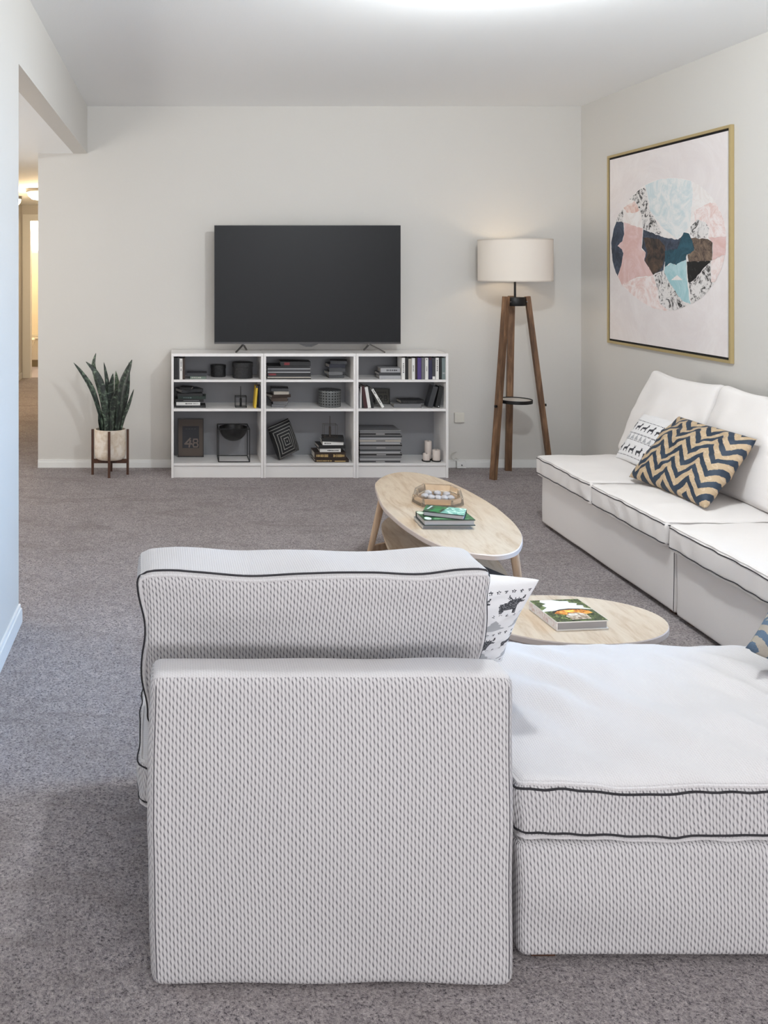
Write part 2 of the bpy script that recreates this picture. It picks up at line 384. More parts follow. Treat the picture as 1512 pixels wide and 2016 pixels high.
# ------------------------------------------------------------------ soft furniture builders
def axis_list(h, r, m):
    e = [-h + r*(1-math.cos(PI/2*i/4)) for i in range(5)]
    mid = [(-h+r)+(2*h-2*r)*i/m for i in range(1, m)]
    return [round(x/h, 6) for x in e+mid+[-x for x in e[::-1]]]
class Cushion:
    """a soft rounded block; fn(u, v, w, pos) bends the surface (u, v, w in -1..1)"""
    def __init__(s, c, half, r, fn=None, M=None):
        s.c, s.h, s.r, s.fn, s.M = Vector(c), Vector(half), r, fn, M
    def map(s, p, out=0.0):
        q = Vector([p[i]*s.h[i] for i in range(3)])
        inn = Vector([max(-(s.h[i]-s.r), min(s.h[i]-s.r, q[i])) for i in range(3)])
        d = q-inn
        pos = inn+d.normalized()*(s.r+out) if d.length > 1e-9 else q
        if s.fn: pos = s.fn(p[0], p[1], p[2], pos.copy())
        if s.M is not None: pos = s.M @ pos
        return s.c+pos
    def mesh(s, n=(30, 30, 10), fine=False):
        bm = B(); ax = [axis_list(s.h[i], s.r, n[i]) for i in range(3)]; V = {}
        uvl = bm.loops.layers.uv.new('uv')
        def vt(p):
            k = (round(p[0], 5), round(p[1], 5), round(p[2], 5))
            if k not in V: V[k] = bm.verts.new(s.map(p))
            return V[k]
        for a in range(3):
            b, c = (a+1) % 3, (a+2) % 3
            for sg in (-1, 1):
                for i in range(len(ax[b])-1):
                    for j in range(len(ax[c])-1):
                        qs = []
                        for di, dj in ((0, 0), (1, 0), (1, 1), (0, 1)):
                            p = [0, 0, 0]; p[a] = sg; p[b] = ax[b][i+di]; p[c] = ax[c][j+dj]; qs.append(p)
                        if sg < 0: qs = qs[::-1]
                        f = bm.faces.new([vt(p) for p in qs]); f.smooth = True
                        if fine and a == 2 and sg > 0: f.material_index = 1  # top faces take the knit with fainter painted slit shade
                        for lp, p in zip(f.loops, qs):
                            x, y, z = p[0]*s.h[0], p[1]*s.h[1], p[2]*s.h[2]
                            lp[uvl].uv = (x, z) if a == 1 else (y, z) if a == 0 else (x, y)
        return bm
    def edge(s, axis, sg, n=40, down=None, out=0.0):           # closed path along the rim of the face axis = sg
        # down: None = on the rim itself, else how far round the edge towards the side (0..1 of the radius)
        b, c = (axis+1) % 3, (axis+2) % 3; path = []
        wv = 1.0 if down is None else 1-down*s.r/s.h[axis]
        for (b0, c0), (b1, c1) in (((-1, -1), (1, -1)), ((1, -1), (1, 1)), ((1, 1), (-1, 1)), ((-1, 1), (-1, -1))):
            for i in range(n):
                t = i/n; p = [0, 0, 0]; p[axis] = sg*wv; p[b] = b0+(b1-b0)*t; p[c] = c0+(c1-c0)*t
                k = .985
                if abs(p[b]) > k and abs(p[c]) > k: continue
                path.append(s.map(p, out))
        return path
def nz(p, sc, seed=0.0): return noise.noise(Vector((p[0]*sc+seed, p[1]*sc-seed*.7, p[2]*sc+seed*.3)))
def wob(seed, amp, sc):                # slow waviness of the fabric
    def f(u, v, w, p):
        d = Vector((nz(p, sc, seed), nz(p, sc, seed+9), nz(p, sc, seed+21)))
        return p+d*amp
    return f
def seam_pair(c, axis, sg, parent, piping_r=.0035, seam_r=.0020, down=.62, n=44, m=None):
    bm = B(); tube(bm, c.edge(axis, sg, n, None, .0008), piping_r, 6, True); obj('piping', bm, m or M_knitfine_lit, parent, smooth=True, uv=True)
    bm = B(); tube(bm, c.edge(axis, sg, n, down, .0006), seam_r, 6, True); o = obj('seam', bm, M_seam, parent, smooth=True); o['label'] = 'dark seam line'

def seat_fn(seed, bulge=.018, amp=.006, folds=.0, fdir=(1, .55)):
    def f(u, v, w, p):
        if w > 0: 
            b = bulge*(1-abs(u)**2.5)*(1-abs(v)**2.5)
            p.z += b*min(1, max(0, w))
            if folds and w > .9:
                q = p.x*fdir[0]+p.y*fdir[1]
                g = math.sin(q*40+3.5*nz(p, 3.0, seed)+1.2*nz(p, 9.0, seed))*(.5+.9*nz(p, 3.5, seed+5))
                p.z += folds*g*(1-abs(u)**6)*(1-abs(v)**4)
        p.z += amp*nz(p, 6, seed)*(.4 if w < 0 else 1)+amp*.6*nz(p, 17, seed+2)
        p.x += amp*nz(p, 5, seed+11); p.y += amp*nz(p, 5, seed+17)
        k = 1-abs(w)**3                        # vertical puckers of the boxing
        if abs(v) > .8: p.y += .0034*k*math.sin(p.x*58+4*nz(p, 7, seed))
        if abs(u) > .8: p.x += .0034*k*math.sin(p.y*58+4*nz(p, 7, seed+3))
        return p
    return f

# ---------------- near sofa section, seen from behind
S1 = thing('sofa_section', 'off-white knitted sofa section seen from behind, with tall loose back cushion', 'sofa', (.31, 2.1, 0))
def panel_fn(u, v, w, p):
    p = wob(3, .004, 5)(u, v, w, p)
    if v < 0: p.y -= .010*(1-u*u)*(1-w*w)
    p.x += -.008*(1-abs(w))*(u < 0)*abs(u) if u < 0 else .003*(1-abs(w))*u
    return p
c = Cushion((.3125, 1.758, .3115), (.362, .046, .3105), .022, panel_fn)
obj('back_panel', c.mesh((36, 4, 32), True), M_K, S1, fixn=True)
for sg in (-1, 1):
    pts = [c.map((sg*.968, -1, -.93+1.86*i/40))+Vector((0, -.0005, 0)) for i in range(41)]
    bm = B(); tube(bm, pts, .0010, 6); o = obj('seam', bm, mat('grey_thread', (96, 93, 98), .9), S1, smooth=True); o['label'] = 'dark vertical seam line'
def bc_fn(u, v, w, p):
    top = max(0, w)
    if v < 0: p.y += -.008*(1-u*u)*(1-w*w)+.055*(.95-w)
    else: p.y += .03*(1-u*u)*(1-w*w)+.02*(1-w)
    p.z += .004*math.sin(p.x*21+1.0)*max(0, w)+.006*nz(p, 8, 4)*max(0, w)-.010*max(0, w)*(u*u < .6)*(.6-u*u)
    p.x += -.010*u*(1-w*w)*1.3
    if w < 0: p.x *= 1+.02*w
    p = wob(8, .006, 6)(u, v, w, p)
    if abs(u) > .98: p.x += .006*math.sin(p.z*30)
    # creases on the rear face
    if v < 0: p.y += .006*nz((p.x*1.2, 0, p.z*3), 6, 12)*(1-abs(w)**3)
    return p
cb = Cushion((.3035, 1.935, .585), (.385, .098, .195), .03, bc_fn)
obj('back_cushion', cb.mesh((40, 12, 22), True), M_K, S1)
seam_pair(cb, 1, -1, S1, .0036, .0025)
cs = Cushion((.3015, 2.145, .340), (.385, .33, .055), .03, seat_fn(2, .016, .005))
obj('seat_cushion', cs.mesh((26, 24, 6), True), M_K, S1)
seam_pair(cs, 2, -1, S1)
seam_pair(cs, 2, 1, S1)
c = Cushion((.31, 2.13, .155), (.345, .315, .128), .02, wob(5, .004, 5)); obj('base', c.mesh((14, 14, 6)), M_knit, S1)
for x in (0.0, .62):
    for y in (1.86, 2.39):
        bm = B(); box(bm, x-.02, x+.02, y-.02, y+.02, 0, .03); obj('foot', bm, M_walnut, S1)

# ---------------- chaise at its right
S2 = thing('chaise', 'backless off-white knitted chaise with thick piped seat cushion in the right foreground', 'chaise', (1.33, 2.08, 0))
_sf = seat_fn(31, .03, .008, .0105, (1, .62))
def chaise_fn(u, v, w, p):
    p = _sf(u, v, w, p)
    p.y += (.052-.028*u)*max(0, v)
    return p
ch = Cushion((1.341, 2.075, .313), (.643, .31, .060), .026, chaise_fn)
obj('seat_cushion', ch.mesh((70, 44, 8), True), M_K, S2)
seam_pair(ch, 2, 1, S2, .0042, .0026, n=90)
seam_pair(ch, 2, -1, S2, .0046, .0024, n=90)
def chb(u, v, w, p):
    p = wob(6, .005, 4)(u, v, w, p)
    if v < 0:
        q = (p.x*.9+p.z*2.4); p.y -= .007*(1-w*w)+.0045*math.sin(q*13+2*nz(p, 3, 1))*(1-w*w)*(.4+.6*max(0, nz(p, 3, 8)+.4))
    return p
c = Cushion((1.340, 2.075, .132), (.638, .305, .120), .02, chb)
obj('base', c.mesh((60, 20, 16)), M_knit, S2)
for x in (.765, 1.9):
    for y in (1.815, 2.33):
        bm = B(); box(bm, x-.025, x+.025, y-.02, y+.02, 0, .016); obj('foot', bm, M_walnut, S2)

# ---------------- sofa along the right wall: two sections
def backfn(seed):
    def f(u, v, w, p):                    # local: x = length (world y), y = thickness, z = height
        if v < 0: p.y -= .03*(1-u*u)*(1-w*w)
        p.z += .012*max(0, w)*(-(1-u*u)*.9+.6*abs(u)**3)
        p = wob(seed, .007, 5)(u, v, w, p)
        if v < 0: p.y += .016*nz((p.x, 0, p.z), 6, seed)*(1-w*w)+.007*nz((p.x*.6, 0, p.z), 17, seed+3)*(1-w*w)
        return p
    return f
def wall_sofa(label, y0, y1, seats, seed):
    S = thing('sofa', label, 'sofa', ((2.42), (y0+y1)/2, 0))
    c = Cushion((2.435, (y0+y1)/2, .147), (.395, abs(y1-y0)/2-.001, .130), .014, wob(seed, .005, 4))
    obj('base', c.mesh((14, 40, 10)), M_cotton, S)
    bm = B(); tube(bm, [c.map((-1, sg*.99, -.97+1.94*i/20)) for sg in (-1,) for i in range(21)], .0016, 5); o = obj('seam', bm, M_seam, S); o['label'] = 'dark vertical seam line'
    c = Cushion((2.80, (y0+y1)/2, .36), (.055, abs(y1-y0)/2-.006, .29), .03, None)
    obj('back_frame', c.mesh((4, 20, 12)), M_cotton, S)
    for k, (a, b) in enumerate(seats):
        L = abs(a-b)
        c = Cushion((2.385, (a+b)/2, .334), (.375, L/2-.003, .0545), .022, seat_fn(seed+k*3, .022, .006))
        obj('seat_cushion', c.mesh((24, 26, 6)), M_cotton, S)
        for sg in (1, -1): seam_pair(c, 2, sg, S, .0032, .0024, .7, 40, M_cotton)
        # back cushion leaning on the back frame
        R = Matrix(((0, 1, 0), (-1, 0, 0), (0, 0, 1)))           # local x -> -y (world), local y -> +x
        T = Matrix.Rotation(math.radians(24), 3, 'Y')
        cb = Cushion((2.615, (a+b)/2, .615), (L/2-.004, .075, .245), .03, backfn(seed+k*7), T @ R)
        obj('back_cushion', cb.mesh((28, 6, 22)), M_cotton, S)
        bm = B(); tube(bm, cb.edge(1, 1, 30, .1, .0004), .0024, 6, True); o = obj('seam', bm, M_seam, S, smooth=True); o['label'] = 'dark seam line'
    for x in (2.085, 2.78):
        for y in (min(y0, y1)+.06, max(y0, y1)-.06):
            bm = B(); box(bm, x-.02, x+.02, y-.02, y+.02, 0, .02); obj('foot', bm, M_walnut, S)
    return S
wall_sofa('white sofa section by the picture wall, the far one with two pillows on it', 4.81, 3.525, [(4.82, 4.185), (4.185, 3.545)], 40)
wall_sofa('white sofa section by the right wall, the near one behind the chaise', 3.52, 2.42, [(3.53, 2.88), (2.88, 2.42)], 60)

# ---------------- throw pillows
class Pillow:
    def __init__(s, bl, br, tr, tl, thick, pinch=.06, seed=1, wr=.006):
        s.q = [Vector(p) for p in (bl, br, tr, tl)]; s.t = thick; s.pinch = pinch; s.seed = seed; s.wr = wr
        s.n = ((s.q[1]-s.q[0]).cross(s.q[3]-s.q[0])).normalized()
    def pt(s, u, v, side):
        a, b = u*2-1, v*2-1
        pa = a*(1-s.pinch*(1-b*b)*abs(a)); pb = b*(1-s.pinch*(1-a*a)*abs(b))
        uu, vv = (pa+1)/2, (pb+1)/2
        p = (s.q[0]*(1-uu)+s.q[1]*uu)*(1-vv)+(s.q[3]*(1-uu)+s.q[2]*uu)*vv
        e = max(0, (1-a*a)*(1-b*b))
        h = s.t/2*(e**.42)
        k = s.wr*(nz((a, b, side), 2.2, s.seed)+.6*nz((a*2, b*2, side), 3.2, s.seed+4))*min(1, e*4)
        rad = s.wr*.8*math.sin(math.atan2(b, a)*9+s.seed)*((a*a+b*b)/2)**1.5*min(1, e*6)
        return p+s.n*side*(h+k+rad)
    def mesh(s, n, pick, m=None):
        m = m or n
        bm = B(); uvl = bm.loops.layers.uv.new('uv'); V = {}
        def vt(i, j, sd):
            k = (i, j, 0 if i in (0, n) or j in (0, m) else sd)
            if k not in V: V[k] = bm.verts.new(s.pt(i/n, j/m, sd))
            return V[k]
        for sd in (1, -1):
            for i in range(n):
                for j in range(m):
                    ij = [(i, j), (i+1, j), (i+1, j+1), (i, j+1)]
                    if sd < 0: ij = ij[::-1]
                    f = bm.faces.new([vt(a, b, sd) for a, b in ij]); f.smooth = True
                    f.material_index = pick((i+.5)/n, (j+.5)/m, sd)
                    for lp, (a, b) in zip(f.loops, ij): lp[uvl].uv = (a/n, b/m)
        return bm
def inpoly(x, y, P):
    r = False; j = len(P)-1
    for i in range(len(P)):
        if (P[i][1] > y) != (P[j][1] > y) and x < (P[j][0]-P[i][0])*(y-P[i][1])/(P[j][1]-P[i][1])+P[i][0]: r = not r
        j = i
    return r
MOOSE = [(0, .42), (.05, .50), (.30, .55), (.52, .74), (.44, .76), (.34, .92), (.30, .86), (.38, .73), (.28, .80), (.26, .77), (.40, .68), (.54, .70), (.58, .82), (.62, .72), (.68, .72), (.70, .83), (.74, .72), (.84, .75), (.92, .90), (.98, .86), (.92, .70), (.84, .68), (.98, .60),
         (.94, .54), (.80, .56), (.72, .40), (.74, .0), (.60, .0), (.58, .20), (.22, .18), (.20, 0), (.06, 0)]
DEER = [(.05, .5), (.3, .55), (.6, .6), (.72, .85), (.60, 1.0), (.78, .9), (.95, 1.0), (.86, .85), (1, .75), (.84, .66), (.78, .4), (.82, 0), (.70, 0), (.66, .3), (.25, .3), (.2, 0), (.08, 0)]
STAR = [(math.cos(PI/2+PI*k/5)*(1 if k % 2 == 0 else .45), math.sin(PI/2+PI*k/5)*(1 if k % 2 == 0 else .45)) for k in range(10)]
M_pw = mat('pillow_cotton', (226, 224, 224), .9, build=lambda nt, b: nt.bump(nt.noise(nt.coord('UV'), 160, 2, .6), .2, .002))
def moose_build(nt, b):
    v = nt.node('ShaderNodeTexVoronoi'); nt.put(v.inputs['Vector'], nt.coord('UV')); v.inputs['Scale'].default_value = 120
    nt.l.new(nt.ramp(v.outputs['Distance'], [(.25, lin((150, 150, 152))), (.4, lin((62, 62, 66)))]), b.inputs['Base Color'])
M_moose = mat('pillow_moose_print', (62, 62, 66), .9, build=moose_build)
M_star = mat('pillow_dark_print', (56, 56, 62), .9)
M_tree = mat('pillow_grey_print', (170, 170, 172), .9)
def moose_pick(u, v, sd):
    if sd > 0: u = 1-u                                    # the rear face is seen mirrored: print reads the same way
    d = 1-v                                              # rows from the top: stars, moose, stars, trees, stars ...
    for row in (.055, .265, .475, .685, .895):
        k = ((u+.02)*22) % 1; x, y = (k-.5)/22/.0125, (row-d)/.0165
        if inpoly(x, y, STAR) and not inpoly(x*2.0, y*2.0, STAR): return 1
    for d0, off in ((.075, .0), (.495, .10)):
        x = ((u+off+.052) % .212)/.158; y = (d0+.172-d)/.172
        if 0 <= x <= 1 and 0 <= y <= 1 and inpoly(x, y, MOOSE): return 2
    for d0 in (.30, .72):
        x = ((u+.10) % .20)/.20; y = (d0+.13-d)/.13
        if 0 <= y <= 1 and abs(x-.5) < .40*(1-y)*(1+.15*math.sin(y*18)): return 3
    return 0
P1 = Pillow((.45, 2.285, .398), (.855, 2.255, .405), (.885, 2.10, .672), (.46, 2.13, .69), .13, .085, 3, .006)
P1.n = -P1.n if P1.n.y > 0 else P1.n
def flipn(P, ref):
    if P.n.dot(Vector(ref)) < 0: P.n = -P.n
flipn(P1, (0, -1, .3))
def mp1(u, v, sd): return moose_pick(1-u if sd > 0 else u, v, sd)
t = tag(obj('throw_pillow', P1.mesh(190, mp1, 150), [M_pw, M_star, M_moose, M_tree], fixn=True), 'white throw pillow printed with moose and stars beside the near back cushion', 'pillow', 'throw pillows on the sofas')
def deer_pick(u, v, sd):
    u2 = 1-u
    for vy in (.80, .53, .40, .09):
        if abs(v-vy) < .010 and (u2*32) % 1 < .5: return 1
    for vy in (.60, .15):
        x = ((u2*5.6) % 1)/.85; y = (v-vy)/.17
        if 0 <= x <= 1 and 0 <= y <= 1 and inpoly(x, y, DEER): return 2
    y = (v-.42)/.10
    x = (u2*9) % 1
    if 0 <= y <= 1 and abs(x-.5) < .40*(1-y): return 3
    return 0
P2 = Pillow((2.375, 4.66, .408), (2.375, 4.30, .408), (2.535, 4.30, .655), (2.535, 4.655, .655), .085, .05, 5, .004)
flipn(P2, (-1, 0, .6))
t = tag(obj('throw_pillow', P2.mesh(150, lambda u, v, sd: deer_pick(1-u, v, sd), 120), [M_pw, M_star, M_star, M_tree]), 'white throw pillow with rows of grey deer, behind the zigzag pillow', 'pillow', 'throw pillows on the sofas')
def zig_build(nt, b):
    t = nt.node('ShaderNodeTexCoord'); sp = nt.node('ShaderNodeSeparateXYZ'); nt.l.new(t.outputs['UV'], sp.inputs[0])
    wb = nt.noise(nt.coord('UV'), 40, 2, .6)
    u = nt.math('MULTIPLY_ADD', sp.outputs[0], 3.7, .15); v = nt.math('MULTIPLY', sp.outputs[1], 6.2)
    tri = nt.math('PINGPONG', u, .5)
    s = nt.math('FRACT', nt.math('ADD', nt.math('ADD', v, nt.math('MULTIPLY', tri, 2.2)), nt.math('MULTIPLY', wb, .12)))
    navy = nt.math('LESS_THAN', s, .49)
    # pale rings printed in the tan bands
    rv = nt.node('ShaderNodeTexVoronoi', feature='F1'); nt.put(rv.inputs['Vector'], nt.coord('UV', (13, 13, 1))); rv.inputs['Scale'].default_value = 1.0; rv.inputs['Randomness'].default_value = .25
    ring = nt.math('MULTIPLY', nt.math('LESS_THAN', nt.math('ABSOLUTE', nt.math('SUBTRACT', rv.outputs['Distance'], .26)), .055), .5)
    tan = nt.mix(ring, lin((186, 163, 133)), lin((212, 194, 168)))
    tan = nt.mix(nt.math('MULTIPLY', nt.noise(nt.coord('UV'), 9, 3, .6), .35), tan, lin((168, 142, 110)))
    nt.l.new(nt.mix(navy, tan, lin((38, 52, 68))), b.inputs['Base Color'])
    nt.bump(nt.noise(nt.coord('UV'), 180, 2, .5), .15, .002)
M_zig = mat('zigzag_fabric', (180, 160, 130), .62, spec=.4, build=zig_build)
P3 = Pillow((2.215, 4.215, .412), (2.245, 3.655, .412), (2.50, 3.71, .695), (2.50, 4.285, .695), .14, .05, 8, .014)
flipn(P3, (-1, 0, .6))
tag(obj('throw_pillow', P3.mesh(70, lambda u, v, sd: 0), [M_zig]), 'navy and tan zigzag throw pillow on the far sofa section', 'pillow', 'throw pillows on the sofas')
def ikat_build(nt, b):
    t = nt.node('ShaderNodeTexCoord'); sp = nt.node('ShaderNodeSeparateXYZ'); nt.l.new(t.outputs['UV'], sp.inputs[0])
    wb = nt.noise(nt.coord('UV'), 26, 3, .7)
    a = nt.math('ABSOLUTE', nt.math('SUBTRACT', nt.math('FRACT', nt.math('MULTIPLY', sp.outputs[0], 2.0)), .5))
    c = nt.math('ABSOLUTE', nt.math('SUBTRACT', nt.math('FRACT', nt.math('MULTIPLY', sp.outputs[1], 2.0)), .5))
    s = nt.math('FRACT', nt.math('ADD', nt.math('MULTIPLY', nt.math('ADD', a, c), 4.4), nt.math('MULTIPLY', wb, .35)))
    k = nt.math('LESS_THAN', s, .5)
    base = nt.mix(nt.noise(nt.coord('UV'), 300, 2, .7), lin((140, 132, 122)), lin((176, 168, 156)))
    blue = nt.mix(nt.noise(nt.coord('UV'), 260, 2, .7), lin((52, 66, 86)), lin((110, 128, 146)))
    nt.l.new(nt.mix(k, base, blue), b.inputs['Base Color'])
M_ikat = mat('ikat_fabric', (120, 130, 140), .9, spec=.1, build=ikat_build)
P4 = Pillow((1.452, 2.20, .462), (1.78, 1.92, .440), (2.03, 2.21, .525), (1.74, 2.49, .535), .16, .05, 11, .005)
flipn(P4, (0, 0, 1))
tag(obj('throw_pillow', P4.mesh(40, lambda u, v, sd: 0), [M_ikat]), 'grey and blue patterned throw pillow on the chaise at the right edge', 'pillow', 'throw pillows on the sofas')

# ------------------------------------------------------------------ coffee tables
def zpx(pts, sc, ox, oy, z): return [U(ox+x/sc, oy+y/sc, z) for x, y in pts]
ZT = .40
OUT1 = zpx([(80, 240), (95, 300), (130, 390), (170, 450), (250, 525), (330, 590), (420, 650), (520, 710), (640, 765), (760, 803), (900, 836), (1060, 855), (1150, 859), (1240, 848), (1310, 823), (1350, 787), (1372, 735), (1372, 690), (1350, 640),
            (1300, 575), (1230, 510), (1130, 430), (1000, 350), (880, 285), (740, 220), (600, 170), (480, 141), (380, 129), (290, 130), (200, 148), (140, 175), (100, 205)], 4.447, 720, 900, ZT)
out1 = [(p.x, p.y) for p in catmull(OUT1, 4)]
cx1 = sum(p[0] for p in out1)/len(out1); cy1 = sum(p[1] for p in out1)/len(out1)
T1 = thing('coffee_table', 'long oval pale oak coffee table with a lower shelf', 'table', (cx1, cy1, 0), 'coffee tables')
def table_top(name, out, z1, th, parent, inset=.004):
    cx = sum(p[0] for p in out)/len(out); cy = sum(p[1] for p in out)/len(out)
    sh = lambda k: [(cx+(x-cx)*k, cy+(y-cy)*k) for x, y in out]
    bm = B(); R = []
    for z, k in ((z1-th, .985), (z1-th+.004, 1.0), (z1-.003, 1.0), (z1, .992)):
        R.append([bm.verts.new((x, y, z)) for x, y in sh(k)])
    n = len(out)
    for a, b in zip(R, R[1:]):
        for i in range(n): bm.faces.new((a[i], a[(i+1) % n], b[(i+1) % n], b[i])).material_index = 1
    bm.faces.new(R[0][::-1]).material_index = 1; bm.faces.new(R[-1]).material_index = 0
    return obj(name, bm, [M_oak, M_birch_edge], parent)
table_top('tabletop', out1, ZT, .022, T1)
low = [(cx1+(x-cx1)*.86-.01, cy1+(y-cy1)*.86) for x, y in out1]
bm = B(); plate(bm, low, .205, .222); obj('lower_shelf', bm, M_oak, T1)
def leg(p, q, parent, r0=.017, r1=.011):
    bm = B(); tube(bm, [Vector(p).lerp(Vector(q), i/6) for i in range(7)], [r0+(r1-r0)*i/6 for i in range(7)], 14); obj('leg', bm, M_oakleg, parent, smooth=True)
LT = [U(752, 985, ZT-.022), U(880, 952, ZT-.022), U(1011, 1078, ZT-.022), U(900, 1062, ZT-.022)]
LB = [U(722, 1130, 0), U(893, 1072, 0), U(1031, 1222, 0), U(868, 1240, 0)]
LB = [Vector((LT[0].x-.07, LT[0].y+.06, 0)), Vector((LT[1].x+.05, LT[1].y+.05, 0)), Vector((LT[2].x+.045, LT[2].y-.03, 0)), Vector((LT[3].x-.05, LT[3].y-.05, 0))]
for p, q in zip(LT, LB): leg(p, q, T1)
for i, j in ((2, 3), (0, 1)):
    bm = B(); p, q = LT[i].lerp(LB[i], .62), LT[j].lerp(LB[j], .62); bar(bm, p, q, .014, .03); obj('rail', bm, M_oakleg, T1)
# round-ended smaller table
ZT2 = .36
cx2, cy2 = 1.208, 2.642
out2 = ell(cx2, cy2, .285, .185, 72)
T2 = thing('coffee_table', 'small oval oak coffee table between the chaise and the long table', 'table', (cx2, cy2, 0), 'coffee tables')
table_top('tabletop', out2, ZT2, .022, T2)
for a in (18, 140, 222, 322):
    a = math.radians(a); p = Vector((cx2+.22*math.cos(a), cy2+.135*math.sin(a), ZT2-.022)); q = Vector((cx2+.275*math.cos(a), cy2+.17*math.sin(a), 0)); leg(p, q, T2)

# ------------------------------------------------------------------ books
def book_mesh(Lx, Wy, Tz, t=.0022, M=None, marks=None, mi_top=None, page_in=.004):
    """lying flat: spine along x at y=0, fore-edge at y=Wy"""
    bm = B(); pg = B()
    box(bm, -Lx/2, Lx/2, 0, Wy, 0, t, 0, M); box(bm, -Lx/2, Lx/2, 0, Wy, Tz-t, Tz, 0, M); box(bm, -Lx/2, Lx/2, 0, t, t, Tz-t, 0, M)
    box(pg, -Lx/2+page_in, Lx/2-page_in, t, Wy-page_in, t, Tz-t, 0, M)
    for (a, b2, h0, h1) in (marks or []):
        vs = [bm.verts.new((-Lx/2+Lx*x, -.0005, Tz*z)) for x, z in ((a, h0), (b2, h0), (b2, h1), (a, h1))]
        f = bm.faces.new(vs); f.material_index = 1
        if M is not None:
            for v in vs: v.co = M @ v.co
    return bm, pg
def dashes(a, b, n, h0=.32, h1=.68, seed=0):
    rnd = random.Random(seed); out = []; w = (b-a)/n
    for i in range(n):
        k = rnd.uniform(.55, .9); g = rnd.uniform(0, .15)
        out.append((a+i*w, a+i*w+w*k, h0+g*(h1-h0), h1-g*(h1-h0)))
    return out
def book(label, Lx, Wy, Tz, M, cover, marks=None, mm=None, group=None, cat='book', name='book', t=.0022):
    bm, pg = book_mesh(Lx, Wy, Tz, min(t, Tz*.2), M, marks)
    o = tag(obj(name, bm, [cover, mm or M_text], origin=M @ Vector((0, Wy/2, 0))), label, cat, group)
    obj('page_block', pg, M_pages, o)
    return o
def flat(label, x0, x1, tpx, Y, z, Wy, cover, yaw=0, **kw):   # photo columns x0..x1 of the spine, thickness in photo px, front plane Y
    Lx = (x1-x0)*Y/F; T = tpx*Y/F; xc = ((x0+x1)/2-CX)*Y/F
    M = Matrix.Translation((xc, Y, z)) @ Matrix.Rotation(math.radians(yaw), 4, 'Z')
    book(label, Lx, Wy, T, M, CV[cover], **kw); return z+T+.0006
def upright(label, xp, wpx, hpx, Y, z, Wy, cover, lean=0, **kw):   # spine left edge at photo column xp; lean > 0 tips the top to the right
    T = wpx*Y/F; H = hpx*Y/F; x = (xp-CX)*Y/F
    # local x (spine length) -> up, local z (thickness) -> +x
    A = Matrix(((0, 0, 1, 0), (0, 1, 0, 0), (-1, 0, 0, 0), (0, 0, 0, 1)))
    A = Matrix.Translation((0, 0, H/2)) @ A
    if lean:
        px = T if lean > 0 else 0
        A = Matrix.Translation((px, 0, 0)) @ Matrix.Rotation(math.radians(lean), 4, 'Y') @ Matrix.Translation((-px, 0, 0)) @ A
    M = Matrix.Translation((x, Y, z)) @ A
    book(label, H, Wy, T, M, CV[cover], **kw)

# --- bookcases
YF, DEP = 5.886, .286
X0, WB = (337-CX)*YF/F, (883-337)*YF/F/3
Z1, Z2, Z3, ZTOP = .6696, .4715, .099, .8483
def bookcase(i, label):
    x0, x1 = X0+i*WB+.0008, X0+(i+1)*WB-.0008; ts = .0163
    t = thing('bookcase', label, 'bookcase', ((x0+x1)/2, YF+DEP/2, 0), 'low white bookcases under the television')
    for a in (x0, x1-ts):
        bm = B(); box(bm, a, a+ts, YF, YF+DEP, 0, ZTOP-.0205, bev=.001); obj('side_panel', bm, M_white, t)
    bm = B(); box(bm, x0, x1, YF, YF+DEP, ZTOP-.020, ZTOP, bev=.001); obj('top_panel', bm, M_white, t)
    for z, th in ((Z1, .0163), (Z2, .0175), (Z3, .0165)):
        bm = B(); box(bm, x0+ts+.0003, x1-ts-.0003, YF+.002, YF+DEP-.007, z-th, z, bev=.0008); obj('shelf', bm, M_white, t)
    bm = B(); box(bm, x0+ts, x1-ts, YF+DEP-.0065, YF+DEP-.001, .01, ZTOP-.021); obj('back_panel', bm, M_shadeback, t)
    bm = B(); box(bm, x0+ts+.0003, x1-ts-.0003, YF+.012, YF+.028, 0, Z3-.017); obj('plinth', bm, M_white, t)
bookcase(0, 'low white bookcase at the left of the three, nearest the plant')
bookcase(1, 'low white bookcase in the middle of the three')
bookcase(2, 'low white bookcase at the right of the three, nearest the lamp')
E = .0004
# left case, top shelf
Y = 5.90; z = Z1+E
G = 'books standing on the left bookcase, top shelf'
for lb, xp, w, h, cv, kw in (
    ('black book standing against the side of the left bookcase, first in its row', 341.9, 4.1, 43, 'black', {}),
    ('black book standing second from the left in the left bookcase row', 346.1, 2.6, 42.5, 'black', {}),
    ('black book with grey stripe standing left of the white-spined one', 348.9, 4.5, 43, 'charcoal', dict(marks=[(0.0, 1, .0, .45)], mm=CV['black'])),
    ('white-spined book standing between dark books on the left top shelf', 353.6, 5.6, 41, 'white', dict(marks=dashes(.1, .42, 5, .35, .65, 1)+dashes(.48, .62, 2, .35, .65, 2))),
    ('slim brown book standing right of the white-spined one, left bookcase', 359.4, 2.3, 41.5, 'brown', {}),
    ('dark brown book standing last in the left bookcase row', 361.9, 2.5, 42.5, 'umber', {})):
    upright(lb, xp, w, h, Y, z, .115, cv, group=G, **kw)
z1 = flat('thin grey-green book under the grey book beside the black round box', 374, 406, 5, 5.93, Z1+E, .11, 'sage', 2, marks=dashes(.1, .7, 5, .3, .7, 4), mm=M_textlight)
flat('grey book lying on the thin grey-green book, left top shelf', 368.5, 407, 6.5, 5.925, z1, .115, 'charcoal', -2)
